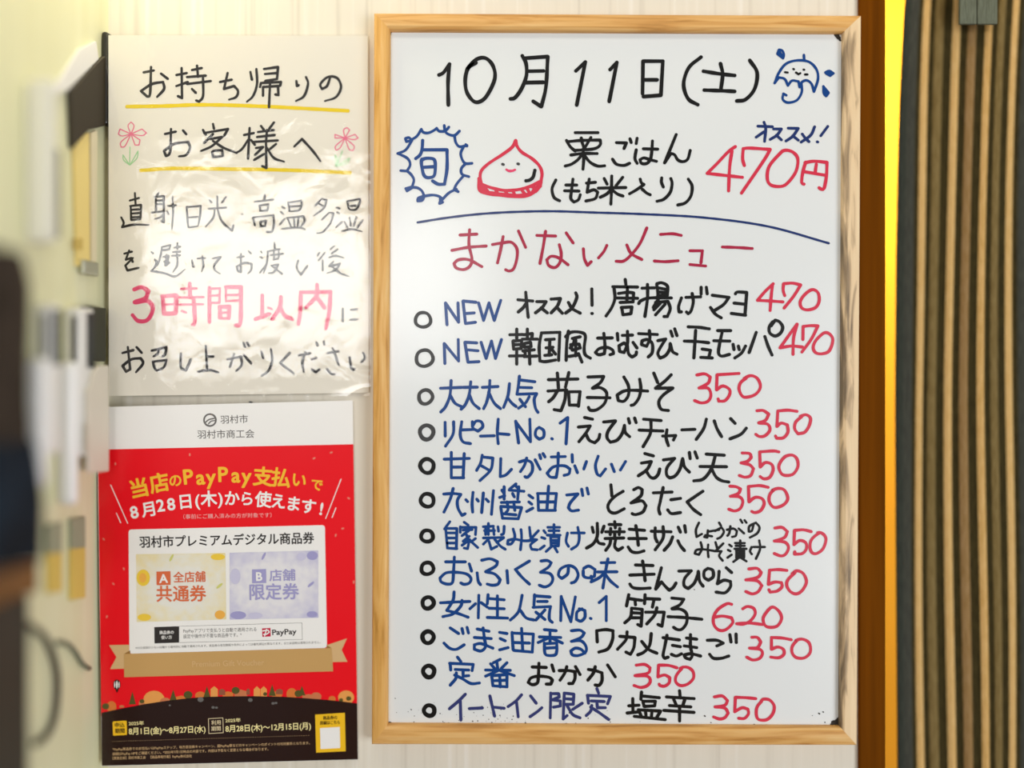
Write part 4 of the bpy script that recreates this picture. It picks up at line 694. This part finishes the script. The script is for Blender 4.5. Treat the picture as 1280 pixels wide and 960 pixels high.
pth = [p for r in catmull([(30, 779), (45, 787), (58, 800), (68, 825), (72, 850), (71, 880), (66, 905), (56, 922), (44, 930)], 4) for p in r]
tag(tube('cable_loop', [LW(u, v, .006) for u, v in pth], .0035, dc), 'blurred dark cable loop on the left wall beside the lower half of the poster', 'cable')
pth = [p for r in catmull([(72, 803), (84, 805), (94, 815), (103, 830), (112, 836)], 4) for p in r]
tag(tube('short_cable', [LW(u, v, .004) for u, v in pth], .0028, mat('grey_green_cable', (.20, .22, .15), .6)), 'short grey green cable drooping towards the poster on the left wall', 'cable')
# dark hanging cloth, ledge and cabinet at the picture's left edge
hc = thing('hanging_cloth', LW(20, 400), 'dark brown and navy cloth hanging on the wall at the left edge', 'cloth')
def cloth(name, v0, v1, m, edge, p0):
    vs, fs = [], []; nj, ni = 26, 22
    for j in range(nj+1):
        v = v0+(v1-v0)*j/nj; d1 = dep(edge(v), p0*.6); q1 = (1-d1)*WN
        for i in range(ni+1):
            q = .275+(q1-.275)*i/ni; t = i/ni
            p = p0+.005*math.sin(i*1.1+v*.008)
            p *= math.sqrt(max(0, 1-max(0, (t-.86)/.14)**2)); p = max(p, .0030)
            vs.append(WP(q, p, CZ+(480-v)/1000*d1))
    for j in range(nj):
        for i in range(ni):
            a = j*(ni+1)+i; fs.append((a, a+ni+1, a+ni+2, a+1))
    o = link(name, vs, fs, m, hc, True); s_ = o.modifiers.new('thickness', 'SOLIDIFY'); s_.thickness = .002; return o
lerp = lambda v, t: next((a[1]+(b[1]-a[1])*(v-a[0])/(b[0]-a[0]) for a, b in zip(t, t[1:]) if a[0] <= v <= b[0]), t[-1][1])
cloth('upper_cloth', 318, 556, noise_mat('dark_brown_cloth', [(.3, (.030, .020, .012)), (.7, (.055, .038, .026))], 30, (1, 1, 1), .9), lambda v: lerp(v, [(300, 20), (330, 32), (360, 38), (420, 36), (500, 33), (560, 36)]), .030)
cloth('lower_cloth', 550, 694, noise_mat('navy_cloth', [(.35, (.004, .006, .010)), (.7, (.012, .026, .045))], 14, (1, 1, 1), .9), lambda v: lerp(v, [(545, 38), (580, 44), (620, 50), (700, 50)]), .034)
tag(wbox(.735, dep(49, .012), zz(735, .88), zz(696, .88), .0005, .0120).build('wooden_ledge', noise_mat('ledge_wood', [(.3, (.16, .07, .015)), (.7, (.26, .12, .03))], 3, (40, 4, 40), .5), None, .002), 'brown wooden ledge under the navy cloth at the left edge', 'ledge')
cb = thing('dark_cabinet', LW(20, 900), 'dark brown cabinet side below the wooden ledge at the lower left', 'cabinet')
wbox(.735, dep(34, .008), 0.0, zz(737, .88), .0005, .008).build('side_panel', noise_mat('cabinet_dark', [(.3, (.035, .028, .018)), (.7, (.06, .05, .035))], 3, (40, 40, 3), .6), cb, .002)
wbox(dep(34, .008)-.001, dep(37, .010), 0.0, zz(737, .88), .0005, .010).build('edge_strip', mat('cabinet_edge', (.06, .05, .03), .6), cb, .001)
